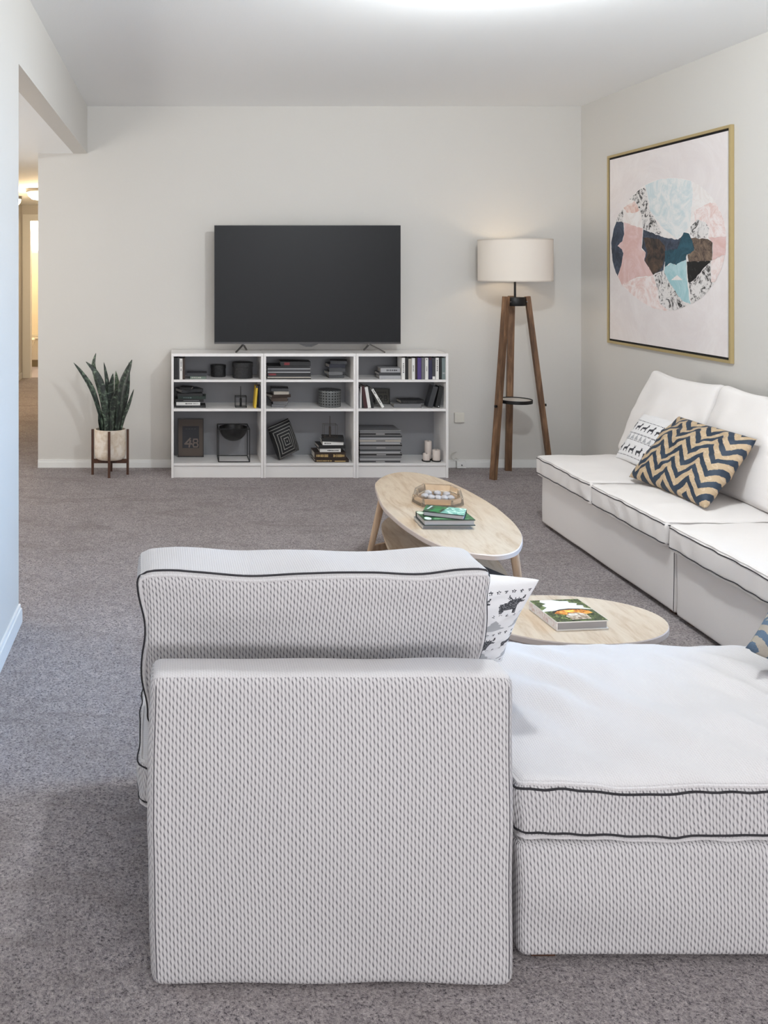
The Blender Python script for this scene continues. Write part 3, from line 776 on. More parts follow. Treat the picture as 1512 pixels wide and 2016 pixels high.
# round boxes
def round_box(label, x0, x1, ytop, Yc, zs, m, lid=.28):
    r = (x1-x0)/2*Yc/F*.99; xc = ((x0+x1)/2-CX)*Yc/F; h = EYE-(ytop-CY)*(Yc)/F-zs
    t = thing('round_box', label, 'box', (xc, Yc, zs), 'round lidded boxes on the shelves')
    hl = h*lid
    bm = B(); lathe(bm, [(0, 0), (r*.955, 0), (r*.96, .002), (r*.955, h-hl), (0, h-hl)], (xc, Yc, zs), 48); obj('body', bm, m, t, smooth=True)
    bm = B(); lathe(bm, [(0, h-hl+.0004), (r, h-hl+.0004), (r, h-.003), (r*.97, h), (0, h+.0015)], (xc, Yc, zs), 48); obj('lid', bm, m, t, smooth=True)
def quilt(nt, b):
    t = nt.node('ShaderNodeTexCoord'); sp = nt.node('ShaderNodeSeparateXYZ'); nt.l.new(t.outputs['Object'], sp.inputs[0])
    a = nt.math('MULTIPLY', nt.math('ARCTAN2', sp.outputs[1], sp.outputs[0]), 26.0); z = nt.math('MULTIPLY', sp.outputs[2], 380.0)
    h = nt.math('MULTIPLY', nt.math('SINE', nt.math('ADD', a, z)), nt.math('SINE', nt.math('SUBTRACT', a, z)))
    nt.bump(h, .5, .002)
M_boxblack = mat('black_leatherette', (26, 26, 28), .5, build=quilt)
def perf(nt, b):
    t = nt.node('ShaderNodeTexCoord'); sp = nt.node('ShaderNodeSeparateXYZ'); nt.l.new(t.outputs['Object'], sp.inputs[0])
    a = nt.math('MULTIPLY', nt.math('ARCTAN2', sp.outputs[1], sp.outputs[0]), 11.5); z = nt.math('MULTIPLY', sp.outputs[2], 165.0)
    h = nt.math('MULTIPLY', nt.math('SINE', nt.math('ADD', a, z)), nt.math('SINE', nt.math('SUBTRACT', a, z)))
    d = nt.math('GREATER_THAN', h, .45)
    nt.l.new(nt.mix(d, lin((104, 106, 106)), lin((24, 24, 25))), b.inputs['Base Color'])
M_perf = mat('perforated_grey_metal', (96, 98, 98), .4, metal=.3, build=perf)
round_box('small black round lidded box on the left top shelf', 414.3, 445, 718, 6.07, Z1+E, M_boxblack)
round_box('larger black quilted round box on the left top shelf', 457, 498.3, 713, 6.00, Z1+E, M_boxblack)
round_box('grey perforated round box on the middle shelf', 626, 672, 767, 6.01, Z2+E, M_perf, .14)
# left case, middle shelf: stack
z = Z2+E; Y = 5.93; G = 'books stacked on the left bookcase, middle shelf'
for lb, a, b2, tp, cv, yw, kw in (
    ('thin black book at the bottom of the left middle-shelf stack', 347, 405, 4.4, 'black', 0, dict(marks=dashes(.15, .9, 8, .3, .7, 5), mm=M_text)),
    ('white-spined book second from the bottom of the left middle-shelf stack', 347, 394, 6.4, 'white', 1, dict(marks=dashes(.38, .66, 7, .3, .75, 6)+dashes(.69, .95, 6, .4, .65, 7))),
    ('black book with a grey title line on the white-spined book', 345.5, 401, 5.8, 'black', 0, dict(marks=[(.28, .84, .35, .6)], mm=CV['grey'])),
    ('dark green book in the middle of the left middle-shelf stack', 350, 405, 5.4, 'darkgreen', -3, dict(marks=dashes(.2, .5, 4, .3, .6, 8), mm=CV['slate'])),
    ('black book lying on the dark green book', 349, 399, 5.2, 'black', 2, {}),):
    z = flat(lb, a, b2, tp, Y, z, .12, cv, yw, group=G, **kw)
flat('grey book lying askew on top of the left middle-shelf stack', 356, 402, 6.5, 5.975, z, .12, 'charcoal', 22, group=G)
z9 = z+6.5*5.975/F+.0012
flat('small black notebook crowning the left middle-shelf stack', 353.5, 377, 4.5, 5.945, z9, .085, 'black', -12, group=G)
# candle cube holder
def wire_box(bm, x0, x1, y0, y1, z0, z1, w):
    for x in (x0, x1):
        for y in (y0, y1): box(bm, x-w/2, x+w/2, y-w/2, y+w/2, z0, z1)
        for z in (z0+w/2, z1-w/2): box(bm, x-w/2, x+w/2, y0+w/2, y1-w/2, z-w/2, z+w/2)
    for y in (y0, y1):
        for z in (z0+w/2, z1-w/2): box(bm, x0+w/2, x1-w/2, y-w/2, y+w/2, z-w/2, z+w/2)
def candle_cube(label, xa, xb, Yf, dep, zs, h, stick, m, w):
    x0, x1 = (xa-CX)*Yf/F, (xb-CX)*Yf/F; xc, yc = (x0+x1)/2, Yf+dep/2
    t = thing('candle_holder', label, 'candle holder', (xc, yc, zs), 'wire cube candle holders')
    bm = B(); wire_box(bm, x0, x1, Yf, Yf+dep, zs, zs+h, w); box(bm, x0, x1, yc-w/2, yc+w/2, zs, zs+w); box(bm, x0, x1, yc-w/2, yc+w/2, zs+h-w, zs+h); obj('wire_frame', bm, m, t)
    bm = B(); lathe(bm, [(0, w), (.0075, w), (.0075, h*.82), (0, h*.82)], (xc, yc, zs), 16); obj('cup', bm, m, t, smooth=True)
    bm = B(); lathe(bm, [(0, h*.82), (.0028, h*.82), (.002, stick), (0, stick)], (xc, yc, zs), 12); obj('candle', bm, m, t, smooth=True)
candle_cube('small black wire cube candle holder beside the leaning yellow book', 464, 485.5, 5.93, .075, Z2+E, .075, .142, M_black, .0035)
upright('yellow-spined book leaning right against the left bookcase side', 500.2, 4.2, 43, 5.91, Z2+E, .11, 'yellow', 5, marks=[(.0, .07, 0, 1)], mm=CV['navy'])
upright('dark slim book standing behind the yellow-spined book', 509.3, 3.6, 43.5, 5.91, Z2+E, .11, 'blueblack', 0)
# left case, bottom shelf: poster 48 and kubus bowl
def framed(name, label, x0, x1, yt, Yb, zs, draw, m_frame, m_mat, tilt=6, fw=.006):
    wd = (x1-x0)*Yb/F; h = EYE-(yt-CY)*Yb/F-zs; xc = ((x0+x1)/2-CX)*Yb/F
    M = Matrix.Translation((xc, Yb, zs+.0006)) @ Matrix.Rotation(math.radians(-tilt), 4, 'X')
    t = thing(name, label, 'picture', (xc, Yb, zs))
    bm = B()
    for a in ((-wd/2, -wd/2+fw, 0, h), (wd/2-fw, wd/2, 0, h), (-wd/2+fw, wd/2-fw, 0, fw), (-wd/2+fw, wd/2-fw, h-fw, h)): box(bm, a[0], a[1], -.006, .006, a[2], a[3], 0, M)
    obj('frame', bm, m_frame, t)
    bm = B(); box(bm, -wd/2+fw, wd/2-fw, -.001, .004, fw, h-fw, 0, M)
    mats = [m_mat]; draw(bm, M, wd, h, mats)
    obj('print', bm, mats, t)
def quad(bm, M, x0, x1, z0, z1, y, mi):
    f = bm.faces.new([bm.verts.new(M @ Vector(p)) for p in ((x0, y, z0), (x1, y, z0), (x1, y, z1), (x0, y, z1))]); f.material_index = mi
def glyph(bm, M, segs, x, z, w, h, th, y, mi, shear=0.0):
    for a, b2 in segs:
        p = Vector((x+a[0]*w+shear*a[1]*h, y, z+a[1]*h)); q = Vector((x+b2[0]*w+shear*b2[1]*h, y, z+b2[1]*h))
        d = (q-p).normalized(); n = Vector((-d.z, 0, d.x))*th/2; p2, q2 = p-d*th*.4, q+d*th*.4
        f = bm.faces.new([bm.verts.new(M @ v) for v in (p2+n, p2-n, q2-n, q2+n)]); f.material_index = mi
FOUR = [((.62, 1), (0, .36)), ((0, .36), (1, .36)), ((.7, .75), (.7, 0))]
EIGHT = [((.15, 1), (.85, 1)), ((.85, 1), (.95, .75)), ((.95, .75), (.8, .53)), ((.8, .53), (.2, .53)), ((.2, .53), (.05, .75)), ((.05, .75), (.15, 1)), ((.2, .53), (.0, .25)), ((0, .25), (.15, 0)), ((.15, 0), (.85, 0)), ((.85, 0), (1, .25)), ((1, .25), (.8, .53))]
TWO = [((0, .8), (.2, 1)), ((.2, 1), (.75, 1)), ((.75, 1), (.95, .75)), ((.95, .75), (.0, 0)), ((0, 0), (1, 0))]
def draw48(bm, M, w, h, mats):
    mats += [mat('poster_dark', (34, 33, 38), .6), mat('poster_taupe', (112, 98, 90), .6), mat('poster_faint', (58, 54, 56), .6)]
    quad(bm, M, -.32*w, .32*w, .23*h, .80*h, -.0016, 1)
    glyph(bm, M, FOUR, -.24*w, .26*h, .26*w, .22*h, .058*w, -.0022, 2, .18)
    glyph(bm, M, EIGHT, .09*w, .26*h, .19*w, .20*h, .05*w, -.0022, 2)
    for k in range(4): quad(bm, M, (-.2+.11*k)*w, (-.13+.11*k)*w, .715*h, .745*h, -.0022, 3)
framed('picture_frame', 'dark framed poster with a big number on the left bottom shelf', 350, 401, 825, 6.085, Z3+E, draw48, mat('dark_frame', (38, 32, 28), .5), mat('brown_mount', (78, 66, 58), .6))
x0, x1 = (430.5-CX)*5.92/F, (491.5-CX)*5.92/F; xc, yc = (x0+x1)/2, 5.92+.105
t = thing('bowl_stand', 'black hemispherical bowl in a wire cube stand, left bottom shelf', 'bowl', (xc, yc, Z3+E))
bm = B(); wire_box(bm, x0, x1, 5.923, 5.923+.20, Z3+E, Z3+E+.228, .0055); obj('wire_frame', bm, M_black, t)
bm = B(); rB = .098
lathe(bm, [(rB*math.sin(PI/2*i/10), -rB*math.cos(PI/2*i/10)) for i in range(11)]+[((rB-.003)*math.sin(PI/2*i/10), -(rB-.003)*math.cos(PI/2*i/10)) for i in range(10, -1, -1)], (xc, yc, Z3+E+.224), 48)
obj('bowl', bm, mat('black_enamel', (24, 24, 25), .4), t, smooth=True)
# middle case, top shelf
z = Z1+E; G = 'magazines stacked on the middle bookcase, top shelf'
for k, (lb, a, b2, tp, cv, mk) in enumerate((
    ('dark magazine at the very bottom of the middle top-shelf pile', 526.5, 612.5, 2.2, 'black', None), ('pale magazine second from the bottom of the middle top-shelf pile', 526.5, 612.5, 2.0, 'beige', None),
    ('dark magazine below the red-lettered one, middle top shelf', 527, 612, 2.2, 'charcoal', None), ('black magazine with red lettering on its spine, middle top shelf', 526.5, 611.5, 5.4, 'black', (.03, .2, .1, .75)),
    ('pale grey magazine above the red-lettered one', 527, 611, 2.1, 'lightgrey', None), ('charcoal magazine near the top of the middle top-shelf pile', 526.5, 610.5, 4.2, 'charcoal', None),
    ('pale magazine just under the topmost of the middle pile', 527, 610.8, 2.0, 'lightgrey', None), ('black magazine at the top of the middle pile, under the black book', 527, 610, 4.2, 'black', None))):
    z = flat(lb, a, b2, tp, 5.915, z, .20, cv, (-.6, .5, .2, -.3)[k % 4], group=G, cat='magazine', name='magazine', **(dict(marks=[mk], mm=M_textred) if mk else {}))
flat('black hardback lying on the magazine pile, middle top shelf', 552.5, 611.5, 8.2, 5.925, z, .13, 'black', -2, marks=[(.12, .3, .2, .8)], mm=M_textred)
z = Z1+E; G = 'books stacked at the right of the middle bookcase, top shelf'
for lb, a, b2, tp, cv, yw in (('dark book at the bottom of the right stack, middle top shelf', 648, 678, 6, 'charcoal', 0), ('grey book with pale spine, second in the right stack, middle top shelf', 646.5, 675, 6.2, 'grey', 7),
    ('charcoal book in the middle of the right stack, middle top shelf', 648.5, 679, 7.4, 'charcoal', -5), ('dark grey book, second from the top of that right stack', 648, 680, 7.6, 'blueblack', 4), ('black-edged book on top of the right stack, middle top shelf', 650.5, 683, 6.2, 'charcoal', -9)):
    z = flat(lb, a, b2, tp, 5.97, z, .12, cv, yw, group=G)
# middle case, middle shelf stack
z = Z2+E; G = 'books stacked on the middle bookcase, middle shelf'
for lb, a, b2, tp, cv, yw in (('grey-brown book at the bottom of the middle-shelf stack, middle bookcase', 535, 562, 5.6, 'grey', -4), ('grey book second from the bottom, middle bookcase stack', 537.5, 565, 6.0, 'grey', -12),
    ('dark brown book in the lower half of the middle bookcase stack', 534, 566, 7.0, 'brown', 4), ('black book jutting out to the right, middle bookcase stack', 534, 574, 6.0, 'umber', 17), ('beige-grey book under the topmost, middle bookcase stack', 539, 569, 6.0, 'beige', 5),
    ('dark purple-grey book on top of the middle bookcase stack', 534, 568, 5.6, 'charcoal', -4)):
    z = flat(lb, a, b2, tp, 5.945, z, .115, cv, yw, group=G)
# striped pillow on the middle bookcase bottom shelf
def stripe_build(nt, b):
    t = nt.node('ShaderNodeTexCoord'); sp = nt.node('ShaderNodeSeparateXYZ'); nt.l.new(t.outputs['UV'], sp.inputs[0])
    a = nt.math('ABSOLUTE', nt.math('SUBTRACT', sp.outputs[0], .42)); c = nt.math('ABSOLUTE', nt.math('SUBTRACT', sp.outputs[1], .40))
    s = nt.math('FRACT', nt.math('MULTIPLY', nt.math('MAXIMUM', a, nt.math('MULTIPLY', c, 1.0)), 11.0))
    nt.l.new(nt.mix(nt.math('LESS_THAN', s, .22), lin((30, 30, 31)), lin((140, 138, 134))), b.inputs['Base Color'])
M_stripe = mat('black_striped_cotton', (40, 40, 42), .85, build=stripe_build)
Yp = 5.97
P5 = Pillow(UY(549, 906, Yp), UY(589, 886, Yp+.07), UY(567, 823, Yp+.11), UY(527, 841, Yp+.06), .15, .02, 14, .005)
flipn(P5, (0, -1, 0))
tag(obj('throw_pillow', P5.mesh(36, lambda u, v, sd: 0), [M_stripe]), 'small black pillow with concentric white stripes on the bottom shelf', 'pillow')
z = Z3+E; G = 'books stacked on the middle bookcase, bottom shelf'
z = flat('thin brown and yellow book at the bottom of the bottom-shelf stack', 620, 687, 5.6, 5.92, z, .15, 'umber', 0, group=G, marks=dashes(.05, .5, 8, .3, .7, 20)+[(.58, .9, .2, .55)], mm=M_textgold)
z = flat('thick dark brown book with gold lettering, bottom-shelf stack', 619, 681, 13.2, 5.925, z, .16, 'umber', 0, group=G, marks=dashes(.06, .45, 9, .3, .72, 21)+dashes(.6, .96, 8, .3, .72, 22), mm=M_textgold)
z = flat('white-spined book on the thick brown one, bottom-shelf stack', 630, 671, 7.0, 5.935, z, .13, 'white', 0, group=G, marks=dashes(.35, .9, 8, .3, .6, 23))
z = flat('black book between two white-spined books, bottom-shelf stack', 627, 679.5, 6.4, 5.93, z, .14, 'black', 2, group=G)
z = flat('white-spined book under the topmost black book, bottom-shelf stack', 635.5, 676, 6.6, 5.935, z, .13, 'white', -1, group=G, marks=dashes(.08, .42, 5, .3, .7, 24))
z = flat('black book on top of the bottom-shelf stack, under the wire holder', 634, 677, 7.0, 5.93, z, .13, 'black', -8, group=G)
candle_cube('thin wire candle holder on the bottom-shelf book stack', 638.5, 664, 5.945, .07, z, .088, .145, mat('thin_bronze_wire', (70, 62, 58), .4, metal=.5), .0018)
# right case, top shelf
z = Z1+E; G = 'books stacked on the right bookcase, top shelf'
z = flat('grey book at the bottom of the stack beside the upright row', 747, 789, 6.6, 5.925, z, .12, 'lightgrey', 0, group=G)
z = flat('dark book in the middle of the stack beside the upright row', 745.5, 789, 5.8, 5.93, z, .12, 'charcoal', 1, group=G)
flat('pale grey book on top of the stack beside the upright row', 749.5, 788, 8.5, 5.925, z, .12, 'lightgrey', -1, group=G, marks=dashes(.3, .85, 6, .3, .7, 30))
G = 'books standing on the right bookcase, top shelf'
WHT = dict(mm=M_text)
for lb, xp, w, h, cv, kw in (
    ('white-spined book standing first in the right top-shelf row', 791.2, 6.2, 42.5, 'white', dict(marks=dashes(.25, .72, 6, .35, .65, 31))),
    ('black book between the first white spine and the beige one, top shelf', 797.9, 6.0, 43, 'black', {}),
    ('beige striped book standing third in the right top-shelf row', 804.3, 5.8, 40.5, 'beige', dict(marks=[(.04, .96, .42, .55)])),
    ('white-spined book right of the beige striped one', 810.8, 6.2, 42, 'white', dict(marks=dashes(.35, .65, 4, .35, .65, 32))),
    ('slim dark brown book left of the purple one', 817.3, 4.0, 43, 'umber', {}),
    ('purple-spined book on the right top shelf', 821.8, 7.6, 42.5, 'purple', {}),
    ('grey book right of the purple one', 829.9, 6.6, 43, 'grey', {}),
    ('white-spined book between the grey and the navy book', 837.0, 6.2, 42.5, 'white', dict(marks=dashes(.05, .12, 1, .35, .65, 33)+dashes(.4, .62, 4, .4, .6, 34))),
    ('navy book with a dark red top on the right top shelf', 843.7, 6.8, 43.5, 'navy', dict(marks=[(.0, .12, .2, .8)], mm=CV['maroon'])),
    ('black book with a white patch at its foot', 850.9, 6.3, 42, 'charcoal', dict(marks=[(.86, .99, .1, .9)], mm=CV['white'])),
    ('white-spined book, last white one at the right of the row', 857.7, 6.2, 42.5, 'white', dict(marks=dashes(.1, .65, 6, .35, .65, 35))),
    ('black book left of the grey-green end book', 864.3, 5.2, 43, 'black', {}),
    ('grey-green book standing last at the right of the top shelf', 869.9, 7.4, 42.5, 'slate', dict(marks=[(.68, .74, .2, .8)], mm=CV['lightgrey']))):
    upright(lb, xp, w, h, 5.90, z if False else Z1+E, .12, cv, group=G, **kw)
# right case, middle shelf
G = 'books leaning on the right bookcase, middle shelf'
upright('pale grey slim book standing at the left end, right middle shelf', 707.6, 4.4, 43, 5.91, Z2+E, .11, 'lightgrey', 0, group=G, marks=[(0.02, .98, .5, .95)], mm=CV['white'])
upright('dark book leaning left next to the pale grey slim one', 713.4, 3.2, 43, 5.91, Z2+E, .11, 'black', -8.5, group=G)
upright('maroon and black book leaning left, right middle shelf', 717.0, 6.8, 43.5, 5.91, Z2+E, .11, 'maroon', -8.6, group=G)
upright('white-spined book leaning slightly left among dark books', 724.4, 6.2, 41.5, 5.91, Z2+E, .11, 'white', -9, group=G)
upright('black book leaning left behind the slanted white one', 732.4, 4.0, 42, 5.91, Z2+E, .11, 'black', -11, group=G)
upright('white-spined book leaning steeply left, in front of the number plaque', 752.6, 4.8, 42, 5.91, Z2+E, .10, 'white', -31, group=G, marks=dashes(.05, .28, 4, .3, .7, 40)+dashes(.5, .75, 4, .3, .7, 41))
def draw28(bm, M, w, h, mats):
    mats += [mat('plaque_print', (26, 24, 20), .6)]
    glyph(bm, M, TWO, -.20*w, .20*h, .21*w, .32*h, .075*w, -.0022, 1)
    glyph(bm, M, [((0, 0), (0, 1)), ((0, 1), (.8, 1)), ((.8, 1), (.9, .77)), ((.9, .77), (.75, .54)), ((.75, .54), (0, .54)), ((.75, .54), (1, .27)), ((1, .27), (.85, 0)), ((.85, 0), (0, 0))], .13*w, .20*h, .19*w, .32*h, .07*w, -.0022, 1)
    for k in range(5): quad(bm, M, (-.30+.12*k)*w, (-.22+.12*k)*w, .68*h, .79*h, -.0022, 1)
framed('number_plaque', 'small dark framed plaque with a number, right middle shelf', 737.5, 768, 765, 6.09, Z2+E, draw28, mat('plaque_frame', (24, 22, 18), .5), mat('plaque_mount', (62, 58, 50), .6), 5, .007)
z = flat('grey book lying under the black one, right middle shelf', 776, 829, 7.6, 5.93, Z2+E, .12, 'grey', -3)
flat('black book lying on the grey one, right middle shelf', 789, 836, 6.2, 5.945, z, .11, 'black', 3, marks=dashes(.1, .7, 6, .3, .6, 42))
upright('dark grey book leaning right, the leftmost of the two, right middle shelf', 841.5, 9.5, 42, 5.925, Z2+E, .09, 'charcoal', 16)
upright('black book leaning right against the side, right middle shelf', 857.0, 8.5, 41.5, 5.925, Z2+E, .09, 'black', 11, marks=[(.93, .97, .6, .8)], mm=CV['white'])
# right case, bottom shelf: magazines and candles
z = Z3+E; G = 'magazines stacked on the right bookcase, bottom shelf'
ords = ['lowest', 'second', 'third', 'fourth', 'fifth', 'sixth', 'seventh', 'eighth', 'ninth', 'tenth', 'eleventh', 'twelfth', 'thirteenth', 'fourteenth']
tones = ['charcoal', 'lightgrey', 'grey', 'black', 'lightgrey', 'charcoal', 'grey', 'black', 'lightgrey', 'beige', 'lightgrey', 'charcoal', 'black', 'grey']
for k in range(14):
    cn = {'lightgrey': 'pale grey', 'charcoal': 'charcoal', 'grey': 'mid grey', 'black': 'black', 'beige': 'beige'}[tones[k]]
    where = 'topmost' if k == 13 else ords[k]+' from the bottom' if k else 'lowest'
    z = flat(f'{cn} magazine, {where} in the tall pile on the right bottom shelf', 708+.4*(k % 3), 788+1.2*((k*5) % 4), 4.35, 5.915, z, .20, tones[k], (-.4, .3, .0)[k % 3], group=G, cat='magazine', name='magazine',
             marks=[(.0, 1, .78, 1.0)]+([(.40+.04*(k % 3), .62, .15, .6)] if k % 3 == 0 else []), mm=(CV['mist'] if tones[k] in ('black', 'charcoal', 'grey') else CV['grey']))
M_wax = mat('candle_wax', (208, 196, 188), .5)
bm = B(); Yc = 5.97
pc = [((838-CX)*Yc/F, 5.955), ((857.5-CX)*Yc/F, 5.955), ((846-CX)*Yc/F, 6.01)]
for (x, y), r in zip(pc, (.029, .031, .029)): lathe(bm, [(0, 0), (r, 0), (r+.002, .009), (r-.001, .009), (r-.002, .003), (0, .003)], (x, y, Z3+E), 32)
tag(obj('candle_tray', bm, M_black, smooth=True), 'black three-cup candle tray on the right bottom shelf', 'tray')
for (x, y), (r, h), lb in zip(pc, ((.0235, .05), (.026, .075), (.024, .125)), ('short beige candle at the left of the black tray', 'middle-height beige candle at the right of the black tray', 'tall grey-beige candle at the back of the black tray')):
    bm = B(); lathe(bm, [(0, .0), (r, .0), (r, h-.002), (r*.94, h), (r*.5, h-.004), (0, h-.005)], (x, y, Z3+E+.0034), 28)
    o = tag(obj('candle', bm, M_wax, smooth=True), lb, 'candle', 'candles on the black tray')
    bm = B(); lathe(bm, [(0, h-.005), (.0012, h-.005), (.0012, h+.006), (0, h+.006)], (x, y, Z3+E+.0034), 8); obj('wick', bm, M_gap, o)

# ------------------------------------------------------------------ television
YT = 6.03; xa, xb = (422-CX)*YT/F, (789-CX)*YT/F; za, zb = EYE-(677-CY)*YT/F, EYE-(443.5-CY)*YT/F
TV = thing('television', 'large dark flat-screen television on the white bookcases', 'television', ((xa+xb)/2, YT, ZTOP))
bm = B(); box(bm, xa, xb, YT, YT+.022, za, zb, bev=.002); box(bm, xa+.25, xb-.25, YT+.0225, YT+.055, za+.04, za+.42, bev=.006); obj('housing', bm, M_bezel, TV)
bm = B(); box(bm, xa+.004, xb-.004, YT-.0022, YT-.0002, za+.013, zb-.004); obj('screen', bm, M_screen, TV)
bm = B(); box(bm, xa+.001, xb-.001, YT-.004, YT-.0002, za, za+.0125); obj('lower_bezel', bm, mat('tv_lower_bezel', (66, 64, 64), .35, metal=.4), TV)
xm = (608-CX)*YT/F
bm = B(); p = [(-.068, za-.0004), (.068, za-.0004), (.022, za-.020), (-.022, za-.020)]
lo = [bm.verts.new((xm+a, YT-.003, b)) for a, b in p]; hi = [bm.verts.new((xm+a, YT+.018, b)) for a, b in p]
bm.faces.new(lo[::-1]); bm.faces.new(hi)
for i in range(4): bm.faces.new((lo[i], lo[(i+1) % 4], hi[(i+1) % 4], hi[i]))
obj('sensor_housing', bm, mat('tv_sensor', (58, 57, 57), .3), TV)
for sg, (xt, xf, xbk) in ((-1, (479, 464.5, 485)), (1, (727, 757, 716))):
    top = UY(xt, 677, YT+.012); top.z = za-.0008
    bm = B(); pf = Vector(((xf-CX)*5.93/F, 5.925, ZTOP+.0045)); pb = Vector(((xbk-CX)*6.11/F, 6.10, ZTOP+.0045))
    bar(bm, top+Vector((0, -.004, -.004)), pf, .012, .007); bar(bm, top+Vector((0, .006, -.004)), pb, .012, .007)
    box(bm, top.x-.012, top.x+.012, top.y-.01, top.y+.012, top.z-.007, top.z)
    obj('foot', bm, M_chrome, TV)

# ------------------------------------------------------------------ plant, pot and stand
px_, py_ = -.451, 5.985
ST = thing('plant_stand', 'dark walnut four-legged plant stand on the carpet', 'plant stand', (px_, py_, 0))
rl = .1215
for dx, dy in ((-1, 0), (1, 0), (0, -1), (0, 1)):
    bm = B(); x, y = px_+dx*rl, py_+dy*rl*.78; w = .0085
    box(bm, x-w, x+w, y-w, y+w, 0, .314, bev=.001); obj('leg', bm, M_walnut, ST)
bm = B(); box(bm, px_-rl+.0088, px_+rl-.0088, py_-.0085, py_+.0085, .080, .108); obj('crossbar', bm, M_walnut, ST)
bm = B(); box(bm, px_-.0085, px_+.0085, py_-rl*.78+.0088, py_-.0088, .080, .108); box(bm, px_-.0085, px_+.0085, py_+.0088, py_+rl*.78-.0088, .080, .108); obj('crossbar', bm, M_walnut, ST)
PT = thing('potted_plant', 'snake plant with banded dark leaves in a cream pot', 'plant', (px_, py_, .1085))
bm = B(); R = .0835; Rx = .1085
prof = [(0, 0), (.80, 0), (.93, .012), (.985, .03), (1, .06), (1, .203), (.985, .208), (.93, .208), (.92, .2), (.9, .16), (0, .16)]
lathe(bm, prof, (0, 0, 0), 48, M=Matrix.Translation((px_, py_, .1085)) @ Matrix.Diagonal((Rx, R, 1, 1)))
obj('pot', bm, M_pot, PT, smooth=True)
bm = B(); lathe(bm, [(.89, 0), (.6, .006), (.3, .003), (0, .007)], (0, 0, 0), 32, M=Matrix.Translation((px_, py_, .28)) @ Matrix.Diagonal((Rx, R, 1, 1)))
obj('soil', bm, M_soil, PT, smooth=True)
def leaf(pts, wpx, dy, tip_dy, m=M_leaf, face=0.0):
    """pts: midrib from base to tip in photo px on the plant's depth"""
    Yl = py_
    P = []
    n = len(pts)
    for i, (x, y) in enumerate(pts):
        yy = Yl+dy+(tip_dy-dy)*i/(n-1); P.append(UY(x, y, yy))
    P[0].z = min(P[0].z, .283)
    C = catmull(P, 7, False); N = len(C); w = wpx*Yl/F/2
    bm = B(); uvl = bm.loops.layers.uv.new('uv'); rows = []
    ca, sa = math.cos(face), math.sin(face)
    for i, p in enumerate(C):
        t = i/(N-1); ww = w*(min(1, .5+1.0*t) if t < .5 else 1)*max(.03, (1-max(0, (t-.45)/.55)**2.2))
        tan = (C[min(i+1, N-1)]-C[max(i-1, 0)]).normalized()
        s = Vector((ca, sa, 0)); s = (s-tan*s.dot(tan)).normalized(); nn = s.cross(tan).normalized()
        if nn.y > 0: nn = -nn
        row = []
        for k, sd in enumerate((-1, -.5, 0, .5, 1)):
            row.append(p+s*sd*ww+nn*(-(1-sd*sd))*ww*.35)
        rows.append((row, nn, t))
    for side in (0, 1):
        V = [[bm.verts.new(q+nn*(.0012 if side == 0 else -.0012)) for q in row] for row, nn, t in rows]
        for i in range(N-1):
            for k in range(4):
                f = bm.faces.new((V[i][k], V[i][k+1], V[i+1][k+1], V[i+1][k])); f.smooth = True
                for lp, (a, b) in zip(f.loops, ((i, k), (i, k+1), (i+1, k+1), (i+1, k))): lp[uvl].uv = (b/4+wpx*3.7, rows[a][2]+wpx)
        if side == 0: V0 = V
    for i in range(N-1):
        for k in (0, 4):
            f = bm.faces.new((V0[i][k], V0[i+1][k], V[i+1][k], V[i][k]))
            for lp in f.loops: lp[uvl].uv = (.1, .4)
    obj('leaf', bm, m, PT)
leaf([(205, 852), (196, 812), (182, 768), (164, 738), (145, 714)], 11, -.02, -.06, face=.5)
leaf([(209, 852), (201, 790), (190, 745), (184, 718), (189, 695)], 11.5, -.01, .01, face=-.4)
leaf([(213, 852), (210, 800), (200, 758), (186, 730), (169, 712)], 13, -.03, -.02, face=.3)
leaf([(206, 852), (204, 815), (203, 780), (202.5, 746)], 9, .0, .02)
leaf([(212, 852), (212, 800), (211, 755), (204.5, 713)], 10, .03, .05, face=.3)
leaf([(216, 852), (217, 800), (218, 768), (222.5, 735)], 15, .015, .02)
leaf([(226, 852), (229, 800), (231, 765), (228, 730)], 13, .05, .06, M_leafpale)
leaf([(229, 852), (235, 800), (240, 762), (250, 733), (260, 708)], 17, -.02, .0, face=-.3)
leaf([(236, 852), (244, 805), (251, 760), (254, 713)], 11, .02, .05, face=.5)
leaf([(236, 850), (244, 822), (254, 795), (263.5, 766)], 7.5, -.02, -.05, face=-.4)
leaf([(220, 852), (221, 815), (225, 788), (232, 763)], 13, -.055, -.07)
leaf([(228, 852), (232, 800), (236, 768), (242, 739)], 10, .03, .04)
leaf([(200, 850), (198, 830), (196, 806)], 11, -.01, -.02, face=.6)
leaf([(210, 852), (209, 825), (205, 800), (198, 775)], 12, -.045, -.06)

# ------------------------------------------------------------------ floor lamp
lx, ly = 2.335, 5.935
LP = thing('floor_lamp', 'wooden tripod floor lamp with a drum shade by the back wall', 'lamp', (lx, ly, 0))
rs, zs0, zs1 = .243, 1.340, 1.627
bm = B(); lathe(bm, [(rs, zs0), (rs, zs1), (rs-.003, zs1), (rs-.003, zs0), (rs, zs0)], (lx, ly, 0), 72); obj('lamp_shade', bm, M_linen, LP, smooth=True)
for zc in (zs0+.004, zs1-.004):
    bm = B(); lathe(bm, [(rs+.0008, zc-.0035), (rs+.0012, zc), (rs+.0008, zc+.0035), (rs+.0002, zc+.0035), (rs+.0002, zc-.0035), (rs+.0008, zc-.0035)], (lx, ly, 0), 72); obj('shade_trim', bm, mat('shade_tape', (206, 196, 184), .8), LP, smooth=True)
bm = B(); tube(bm, [(lx, ly, 1.18), (lx, ly, 1.40)], .0075, 14)
